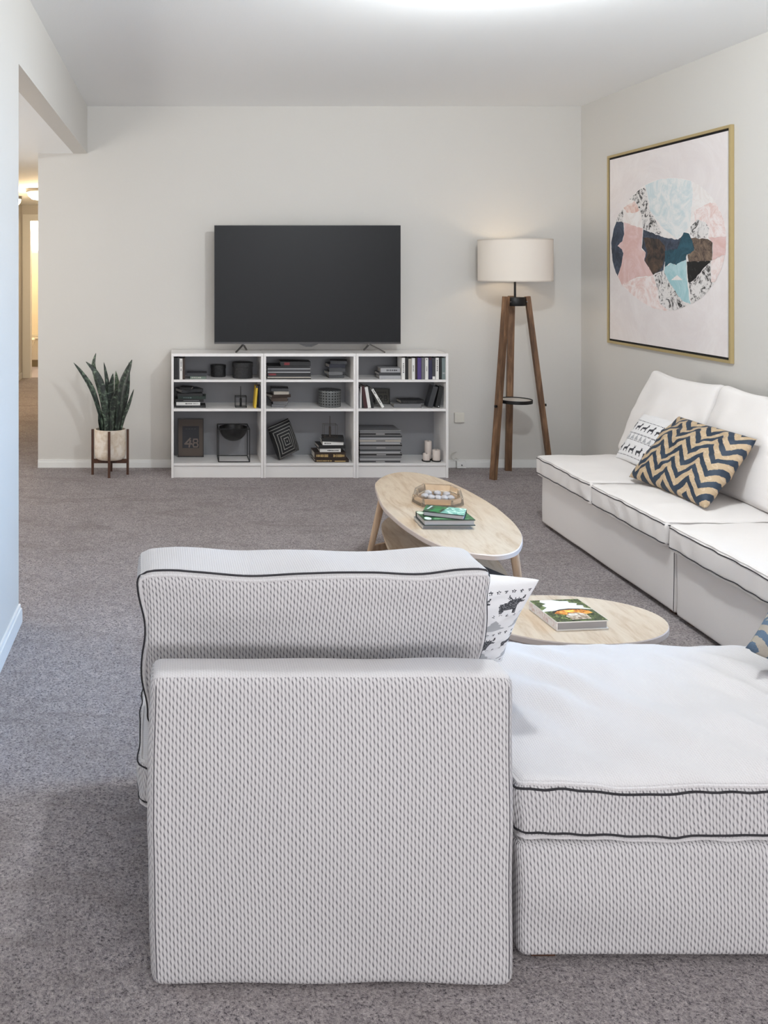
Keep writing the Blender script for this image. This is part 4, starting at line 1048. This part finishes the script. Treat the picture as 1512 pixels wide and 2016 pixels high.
for a in (0, 2*PI/3, 4*PI/3): tube(bm, [(lx, ly, 1.39), (lx+(rs-.004)*math.cos(a), ly+(rs-.004)*math.sin(a), 1.39)], .002, 6)
obj('rod', bm, M_black, LP, smooth=True)
bm = B(); lathe(bm, [(0, 0), (.008, 0), (.03, .035), (.035, .07), (.02, .1), (0, .108)], (lx, ly, 1.40), 20); obj('bulb', bm, mat('warm_bulb', (255, 240, 214), .4, emit=(255, 226, 180), estr=6.0), LP, smooth=True)
bm = B(); lathe(bm, [(0, 1.172), (.068, 1.172), (.070, 1.175), (.070, 1.228), (.068, 1.231), (0, 1.231)], (lx, ly, 0), 32); obj('hub', bm, M_black, LP, smooth=True)
feet = [(2.152, 5.845), (2.352, 6.10), (2.575, 5.915)]; ztop = 1.236
for fx, fy in feet:
    d = Vector((fx-lx, fy-ly, 0)).normalized(); top = Vector((lx, ly, 0))+d*.083; top.z = ztop
    bm = B(); bar(bm, (fx, fy, 0.0), top, .042, .030, up=(d.x, d.y, 0)); 
    for v in bm.verts:
        if v.co.z < .03: v.co.z = 0
    obj('leg', bm, M_rustic, LP)
    p = Vector((fx, fy, 0)).lerp(top, .53/ztop*.93)+d*.018
    bm = B(); tube(bm, [p, p+d*.012], .009, 12); obj('knob', bm, M_black, LP, smooth=True)
    q = Vector((lx, ly, 1.20))+d*.070
    bm = B(); sd = Vector((-d.y, d.x, 0))
    for s in (-1, 1): tube(bm, [q-d*.004+sd*s*.026-Vector((0, 0, 0)), q+d*.006+sd*s*.026], .005, 8)
    obj('screw', bm, M_chrome, LP, smooth=True)
bm = B(); lathe(bm, [(0, .515), (.108, .515), (.108, .525), (0, .525)], (lx, ly-.005, 0), 40); obj('tray', bm, mat('lamp_tray_top', (214, 208, 200), .3), LP, smooth=True)
bm = B(); lathe(bm, [(.1083, .508), (.1125, .508), (.1125, .531), (.1083, .531), (.1083, .508)], (lx, ly-.005, 0), 40); obj('tray_rim', bm, M_black, LP, smooth=True)
point('lamp_bulb_light', (lx, ly, 1.47), 2.6, (1.0, 0.85, 0.66), .045)

# ------------------------------------------------------------------ picture on the right wall
PX = 2.894; fy0, fy1, fz0, fz1 = 4.500, 5.788, .932, 2.180
PC = thing('wall_art', 'large gold-framed abstract circle print on the right wall', 'picture', (XR, (fy0+fy1)/2, fz0))
fw = .016
bm = B()
for a in ((fy0, fy0+fw, fz0, fz1), (fy1-fw, fy1, fz0, fz1), (fy0+fw, fy1-fw, fz0, fz0+fw), (fy0+fw, fy1-fw, fz1-fw, fz1)): box(bm, PX, XR-.001, a[0], a[1], a[2], a[3], bev=.0008)
obj('frame', bm, M_gold, PC)
bm = B(); box(bm, XR-.010, XR-.002, fy0+fw, fy1-fw, fz0+fw, fz1-fw); o = obj('backing', bm, M_gap, PC); o['label'] = 'black backing showing as a dark gap'
CXX = 2.899; g = .013
bm = B(); box(bm, CXX, XR-.011, fy0+fw+g, fy1-fw-g, fz0+fw+g, fz1-fw-g)
def scrib(c1, c2, sc, lo, hi):
    def f(nt, b):
        n1 = nt.noise(nt.coord(), sc, 6, .75, 2.2)
        nt.l.new(nt.ramp(n1, [(lo, lin(c1)), (hi, lin(c2))]), b.inputs['Base Color'])
    return f
AM = [mat('canvas_blush', (233, 224, 223), .7, build=scrib((226, 218, 217), (234, 228, 227), 2.2, .35, .65)),
      mat('art_white', (235, 232, 230), .7, build=scrib((238, 234, 232), (226, 216, 212), 7, .45, .7)),
      mat('art_paleblue', (214, 226, 230), .7, build=scrib((204, 217, 220), (232, 232, 231), 6, .40, .58)),
      mat('art_scribble', (150, 148, 146), .7, build=scrib((44, 42, 42), (226, 222, 220), 16, .42, .50)),
      mat('art_peach', (226, 200, 190), .7, build=scrib((216, 176, 164), (236, 222, 216), 8, .4, .6)),
      mat('art_navy', (58, 68, 84), .7, build=scrib((44, 50, 62), (70, 80, 98), 9, .4, .6)),
      mat('art_pink', (222, 190, 186), .7, build=scrib((216, 180, 174), (226, 198, 196), 6, .4, .6)),
      mat('art_brown', (62, 54, 52), .7, build=scrib((34, 32, 36), (98, 78, 64), 9, .4, .66)),
      mat('art_teal', (30, 70, 84), .7, build=scrib((26, 62, 74), (46, 88, 104), 6, .4, .6)),
      mat('art_skyblue', (168, 202, 208), .7, build=scrib((156, 196, 202), (184, 212, 216), 6, .4, .6)),
      mat('art_umber', (112, 92, 78), .7, build=scrib((70, 58, 52), (136, 116, 100), 11, .4, .62)),
      mat('art_black', (26, 25, 26), .7, build=scrib((14, 14, 15), (90, 84, 80), 14, .55, .72)),
      mat('art_blush', (234, 216, 212), .7, build=scrib((224, 196, 190), (238, 228, 226), 9, .38, .55))]
ART = [
 (1, [(215, 1000), (235, 890), (270, 790), (330, 690), (420, 590), (500, 530), (600, 495), (720, 485), (850, 510), (960, 580), (1050, 690), (1110, 830), (1130, 960), (1120, 1100), (1085, 1220), (1030, 1330), (950, 1420), (850, 1490), (740, 1530), (640, 1540), (540, 1515), (450, 1465), (380, 1410), (300, 1335), (262, 1265), (225, 1140)]),
 (2, [(480, 545), (600, 495), (720, 485), (850, 510), (865, 600), (850, 750), (840, 870), (740, 970), (620, 880), (520, 740), (500, 640)]),
 (3, [(360, 655), (440, 578), (490, 560), (505, 640), (520, 740), (600, 880), (620, 935), (555, 925), (470, 890), (455, 770), (410, 672)]),
 (4, [(312, 722), (400, 668), (440, 742), (400, 765), (340, 762)]),
 (3, [(255, 825), (278, 770), (305, 730), (315, 745), (308, 838), (280, 845)]),
 (5, [(258, 830), (312, 840), (318, 930), (303, 988), (268, 1022), (300, 1052), (312, 1085), (295, 1180), (265, 1265), (240, 1200), (225, 1140), (215, 1000), (235, 890)]),
 (6, [(318, 835), (380, 862), (465, 885), (455, 1050), (492, 1080), (478, 1140), (540, 1228), (548, 1262), (440, 1270), (390, 1285), (340, 1325), (300, 1335), (268, 1265), (295, 1180), (312, 1085), (300, 1052), (266, 1026), (303, 988), (318, 930)]),
 (5, [(470, 893), (560, 930), (640, 960), (745, 975), (790, 930), (870, 1010), (870, 1070), (700, 1110), (640, 1150), (630, 1218), (548, 1250), (478, 1140), (490, 1080), (458, 1040)]),
 (7, [(470, 962), (540, 960), (595, 972), (640, 1020), (645, 1100), (620, 1190), (590, 1228), (548, 1255), (482, 1140), (505, 1085)]),
 (8, [(790, 918), (835, 930), (872, 1000), (870, 1075), (815, 1095), (810, 1135), (770, 1150), (730, 1178), (690, 1160), (640, 1192), (642, 1062), (740, 1050), (770, 960)]),
 (9, [(640, 1195), (690, 1160), (730, 1180), (770, 1150), (810, 1135), (815, 1280), (835, 1450), (845, 1488), (800, 1470), (740, 1420), (660, 1290), (635, 1232)]),
 (1, [(690, 1296), (738, 1256), (782, 1296)]),
 (12, [(870, 750), (1000, 680), (1045, 685), (1085, 760), (1110, 830), (1127, 945), (985, 960), (990, 870), (880, 830)]),
 (3, [(845, 872), (900, 815), (960, 835), (993, 885), (968, 962), (880, 965), (842, 935)]),
 (10, [(842, 960), (980, 970), (1020, 1000), (1015, 1140), (930, 1146), (830, 1152), (820, 1095), (875, 1060), (862, 1000)]),
 (11, [(815, 1150), (930, 1146), (1006, 1145), (960, 1190), (895, 1265), (870, 1335), (825, 1310)]),
 (6, [(985, 960), (1128, 948), (1120, 1095), (1060, 1115), (1018, 1142), (1022, 1000)]),
 (12, [(1010, 1148), (1060, 1118), (1118, 1102), (1085, 1220), (1040, 1310), (1008, 1312)]),
 (3, [(890, 1280), (1000, 1152), (1006, 1310), (1028, 1328), (950, 1420), (850, 1486), (832, 1320)]),
 (12, [(300, 1335), (395, 1285), (548, 1262), (585, 1360), (600, 1480), (690, 1535), (640, 1540), (540, 1515), (450, 1465), (380, 1410)]),
 (3, [(552, 1255), (630, 1218), (668, 1300), (760, 1440), (815, 1500), (740, 1529), (670, 1538), (600, 1480), (582, 1360)]),
]
for i, (mi, P) in enumerate(ART):
    x = CXX-.00008*(i+1)
    pts = [UX(1150+a/4.033, 230+b/4.033, x) for a, b in P]
    if i == 0: pts = catmull(pts, 5)
    else:                                              # torn-paper edges
        q = []
        for k, p in enumerate(pts):
            n = pts[(k+1) % len(pts)]; L = (n-p).length; m = max(1, int(L/.012)); d = Vector((0, -(n-p).z, (n-p).y)).normalized() if L > 0 else Vector()
            for j in range(m):
                t = j/m; q.append(p.lerp(n, t)+d*(.006*nz(p.lerp(n, t), 30, i)+.003*nz(p.lerp(n, t), 90, i))*(4*t*(1-t))**.5)
        if len(P) > 3 and mi not in (2,): pts = q
    vs = [bm.verts.new(p) for p in pts]
    for tri in tessellate_polygon([pts]):
        f = bm.faces.new([vs[k] for k in tri]); f.material_index = mi
obj('canvas', bm, AM, PC, fixn=False)

# ------------------------------------------------------------------ wall boxes and cord
M_plastic = mat('ivory_plastic', (218, 214, 204), .4)
p0, p1 = UY(893.5, 812, YB), UY(912.5, 831, YB)
bm = B(); box(bm, p0.x, p1.x, YB-.022, YB-.0005, p1.z, p0.z, bev=.004); tag(obj('wall_box', bm, M_plastic), 'small ivory blank box on the back wall right of the bookcases', 'wall box')
p0, p1 = UY(898, 907, 6.17), UY(916.5, 922, 6.17)
t = thing('wall_socket', 'low white cable socket box at the skirting by the bookcases', 'socket', ((p0.x+p1.x)/2, 6.17, .004))
bm = B(); box(bm, p0.x, p1.x, 6.15, 6.186, .004, p0.z, bev=.003); obj('housing', bm, mat('white_plastic', (230, 230, 228), .4), t)
bm = B(); tube(bm, [((p0.x+p1.x)/2, 6.1495, p0.z*.5), ((p0.x+p1.x)/2, 6.144, p0.z*.5)], .004, 10); obj('jack', bm, M_text, t)
bm = B(); tube(bm, catmull([UY(902, 905, 6.18), UY(898, 902, 6.175), UY(893, 905, 6.17), UY(888.5, 900, 6.165), UY(891, 893, 6.175), UY(898, 890, 6.188)], 6, False), .0028, 8)
tag(obj('cable', bm, mat('grey_cable', (190, 188, 182), .5), smooth=True), 'short loop of pale cable above the low wall socket', 'cable')

# ------------------------------------------------------------------ things on the coffee tables
def quad_book(name, label, FL, FR, BL, z0, T, cover_mats, decorate, spine, page_tone=M_pages, group=None):
    """lying book from three photo corners of its upper face; spine on side 'L' (left), 'B' (back) or 'F'"""
    z1 = z0+T
    a, b, c = U(*FL, z1), U(*FR, z1), U(*BL, z1)
    ex = (b-a); ey = (c-a); ey = (ey-ex*ey.dot(ex)/ex.dot(ex)); w, d = ex.length, ey.length
    ex.normalize(); ey.normalize()
    M = Matrix(((ex.x, ey.x, 0, a.x), (ex.y, ey.y, 0, a.y), (0, 0, 1, z0), (0, 0, 0, 1)))
    t = .0028; bm = B(); pg = B(); i = .004
    box(bm, 0, w, 0, d, 0, t, 0, M); box(bm, 0, w, 0, d, T-t, T, 0, M)
    if spine == 'L': box(bm, 0, t, 0, d, t, T-t, 2, M); box(pg, t, w-i, i, d-i, t, T-t, 0, M)
    elif spine == 'B': box(bm, 0, w, d-t, d, t, T-t, 0, M); box(pg, i, w-i, i, d-t, t, T-t, 0, M)
    else: box(bm, 0, w, 0, t, t, T-t, 0, M); box(pg, i, w-i, t, d-i, t, T-t, 0, M)
    def patch(P, mi, lvl):
        pts = [Vector((x*w, y*d, T+.00025*lvl)) for x, y in P]; vs = [bm.verts.new(M @ p) for p in pts]
        for tri in tessellate_polygon([pts]): bm.faces.new([vs[k] for k in tri]).material_index = mi
    decorate(patch)
    o = tag(obj(name, bm, cover_mats, origin=M @ Vector((w/2, d/2, 0)), fixn=False), label, 'book', group)
    # outward normals for boards are set by box(); patches face up
    obj('page_block', pg, page_tone, o)
    return o, M, w, d
def blotch(c1, c2, c3, sc, dist=1.0):
    def f(nt, b):
        n1 = nt.noise(nt.coord(), sc, 4, .6, dist)
        nt.l.new(nt.ramp(n1, [(.36, lin(c1)), (.5, lin(c2)), (.66, lin(c3))]), b.inputs['Base Color'])
    return f
mb = [mat('house_book_cover', (226, 222, 216), .35), mat('house_sky', (230, 226, 214), .35, build=blotch((222, 216, 200), (232, 228, 218), (238, 236, 230), 12)),
      mat('house_book_spine', (226, 220, 218), .4, build=blotch((232, 228, 226), (228, 222, 220), (206, 180, 176), 60)),
      mat('house_foliage', (60, 72, 40), .4, build=blotch((24, 30, 18), (58, 70, 38), (132, 144, 84), 90)),
      mat('house_roof', (38, 30, 28), .4), mat('house_glow', (214, 134, 44), .4, build=blotch((120, 56, 22), (214, 128, 40), (248, 206, 110), 70)),
      mat('house_pool', (170, 150, 128), .35, build=blotch((96, 78, 62), (176, 156, 132), (232, 226, 216), 50)), mat('house_bright', (250, 214, 90), .4)]
def deco_house(p):
    p([(.01, .005), (.99, .005), (.99, .995), (.01, .995)], 1, 1)
    p([(.01, .005), (.99, .005), (.99, .50), (.80, .54), (.55, .52), (.30, .50), (.01, .46)], 3, 2)
    p([(.12, .40), (.20, .47), (.36, .54), (.55, .57), (.74, .55), (.86, .50), (.90, .38), (.70, .30), (.30, .30)], 4, 3)
    p([(.16, .36), (.26, .46), (.42, .50), (.60, .52), (.76, .50), (.88, .44), (.90, .34), (.70, .28), (.36, .28)], 5, 4)
    p([(.44, .46), (.58, .48), (.60, .42), (.46, .41)], 7, 5)
    p([(.34, .06), (.72, .08), (.74, .30), (.62, .36), (.42, .34), (.30, .22)], 6, 6)
    p([(.01, .995), (.22, .995), (.16, .90), (.24, .82), (.12, .74), (.16, .64), (.01, .52)], 3, 3)
    p([(.45, .995), (.99, .995), (.99, .52), (.88, .60), (.92, .70), (.80, .72), (.86, .80), (.72, .84), (.74, .92), (.58, .93), (.50, .97)], 3, 4)
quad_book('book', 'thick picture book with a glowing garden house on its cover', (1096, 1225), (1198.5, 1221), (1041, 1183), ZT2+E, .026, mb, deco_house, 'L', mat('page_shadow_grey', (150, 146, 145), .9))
mg = [mat('green_book_boards', (50, 62, 56), .4), mat('green_cover', (46, 92, 54), .35, build=blotch((24, 56, 30), (44, 96, 52), (84, 134, 84), 40)), M_pages, mat('daisy_white', (222, 232, 214), .4), mat('leaf_streak', (110, 150, 110), .4)]
def deco_green(p):
    p([(0, 0), (1, 0), (1, 1), (0, 1)], 1, 1)
    for cx, cy, r in ((.10, .16, .085), (.06, .80, .085)): p([(cx+r*math.cos(2*PI*k/16)*.8, cy+r*1.9*math.sin(2*PI*k/16)) for k in range(16)], 3, 2)
    p([(.2, .1), (.9, .05), (.9, .09), (.25, .22)], 4, 2)
mgr = [mat('grey_book_boards', (150, 148, 148), .5)]+[M_pages]*2
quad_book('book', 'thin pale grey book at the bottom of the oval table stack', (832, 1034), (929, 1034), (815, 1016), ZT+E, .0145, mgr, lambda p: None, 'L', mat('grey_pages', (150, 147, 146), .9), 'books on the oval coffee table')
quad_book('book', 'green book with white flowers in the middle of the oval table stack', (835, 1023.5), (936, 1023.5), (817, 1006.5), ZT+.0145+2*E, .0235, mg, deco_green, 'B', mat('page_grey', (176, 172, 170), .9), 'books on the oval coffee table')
mt = [mat('dark_green_boards', (24, 42, 34), .4), mat('forest_dark', (22, 44, 30), .35, build=blotch((12, 22, 16), (20, 60, 34), (40, 130, 60), 45)), M_pages, mat('aurora_teal', (130, 180, 160), .35, build=blotch((60, 120, 104), (134, 190, 170), (226, 236, 220), 50)), mat('leaf_emerald', (36, 120, 60), .4), mat('title_white', (190, 200, 196), .4)]
def deco_forest(p):
    p([(0, 0), (1, 0), (1, 1), (0, 1)], 1, 1)
    p([(.42, .0), (1, 0), (1, 1), (.56, 1), (.50, .55)], 3, 2)
    p([(.16, .1), (.34, .08), (.44, .7), (.28, .6)], 4, 2)
    p([(.06, .34), (.10, .34), (.18, .9), (.13, .9)], 5, 3)
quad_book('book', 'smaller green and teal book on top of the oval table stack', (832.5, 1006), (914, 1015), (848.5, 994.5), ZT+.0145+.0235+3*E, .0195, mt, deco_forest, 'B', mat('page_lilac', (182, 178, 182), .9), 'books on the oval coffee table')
# glass tray with pale stones
def glass_build(nt, b):
    b.inputs['Transmission Weight'].default_value = .92; b.inputs['IOR'].default_value = 1.35
M_glass = mat('amber_glass', (248, 232, 212), .06, build=glass_build)
A = [U(811, 990, ZT), U(830, 1001, ZT), U(893, 1003, ZT), U(913.5, 997, ZT), U(908, 978, ZT), U(890, 970, ZT), U(833, 967, ZT), U(816, 976, ZT)]
A = [Vector((p.x, p.y, ZT+E)) for p in A]; ca = sum(A, Vector())/8
A = [ca+(p-ca)*Vector((1, 1, 1)).x for p in A]
def ring(k, dz): return [ca+(p-ca)*k+Vector((0, 0, dz)) for p in A]
bm = B(); loft_rings = [ring(.0, 0), ring(.90, 0), ring(1.0, .006), ring(.97, .036), ring(.95, .038), ring(.86, .036), ring(.80, .010), ring(.0, .010)]
R = [[bm.verts.new(p) for p in r] for r in loft_rings[1:-1]]
for a, b2 in zip(R, R[1:]):
    for i in range(8): bm.faces.new((a[i], a[(i+1) % 8], b2[(i+1) % 8], b2[i]))
bm.faces.new(R[0][::-1]); bm.faces.new(R[-1])
tag(obj('glass_tray', bm, M_glass), 'octagonal amber glass tray of pale stones on the oval table', 'tray')
M_stone = mat('pale_stone', (176, 172, 172), .7)
spots = [(-.55, -.10, 'pale stone at the left end of the front row in the glass tray'), (-.28, -.22, 'pale stone second from the left of the front row in the glass tray'), (.0, -.24, 'pale stone in the middle of the front row in the glass tray'), (.28, -.22, 'pale stone second from the right of the front row in the glass tray'), (.55, -.16, 'pale stone at the right end of the front row in the glass tray'),
         (-.40, .30, 'pale stone at the left of the back row in the glass tray'), (.0, .34, 'pale stone in the middle of the back row in the glass tray'), (.40, .28, 'pale stone at the right of the back row in the glass tray')]
ea = (A[3]-A[0]); ea.normalize(); eb = Vector((-ea.y, ea.x, 0)); ha = max((p-ca).dot(ea) for p in A); hb = max((p-ca).dot(eb) for p in A)
for k, (a, b2, lb) in enumerate(spots):
    c0 = ca+ea*ha*a*.92+eb*hb*b2*.92; bm = B()
    bmesh.ops.create_icosphere(bm, subdivisions=3, radius=1)
    for v in bm.verts:
        n0 = v.co.normalized(); s = 1+.16*nz(n0, 2.0, k*3.1)
        v.co = Vector((n0.x*.0165*s, n0.y*.019*s, n0.z*.0115*s)); v.co.z = max(v.co.z, -.0085)
        v.co += c0+Vector((0, 0, .0112+.0085-E))
    tag(obj('stone', bm, M_stone, smooth=True), lb, 'stone', 'pale stones in the glass tray')
# dark book on the lower shelf of the oval table, glimpsed under its right end
M = Matrix.Translation((cx1+.06, cy1-.40, .2226)) @ Matrix.Rotation(math.radians(25), 4, 'Z')
book('dark grey book on the lower shelf of the oval coffee table', .19, .14, .022, M, CV['charcoal'])
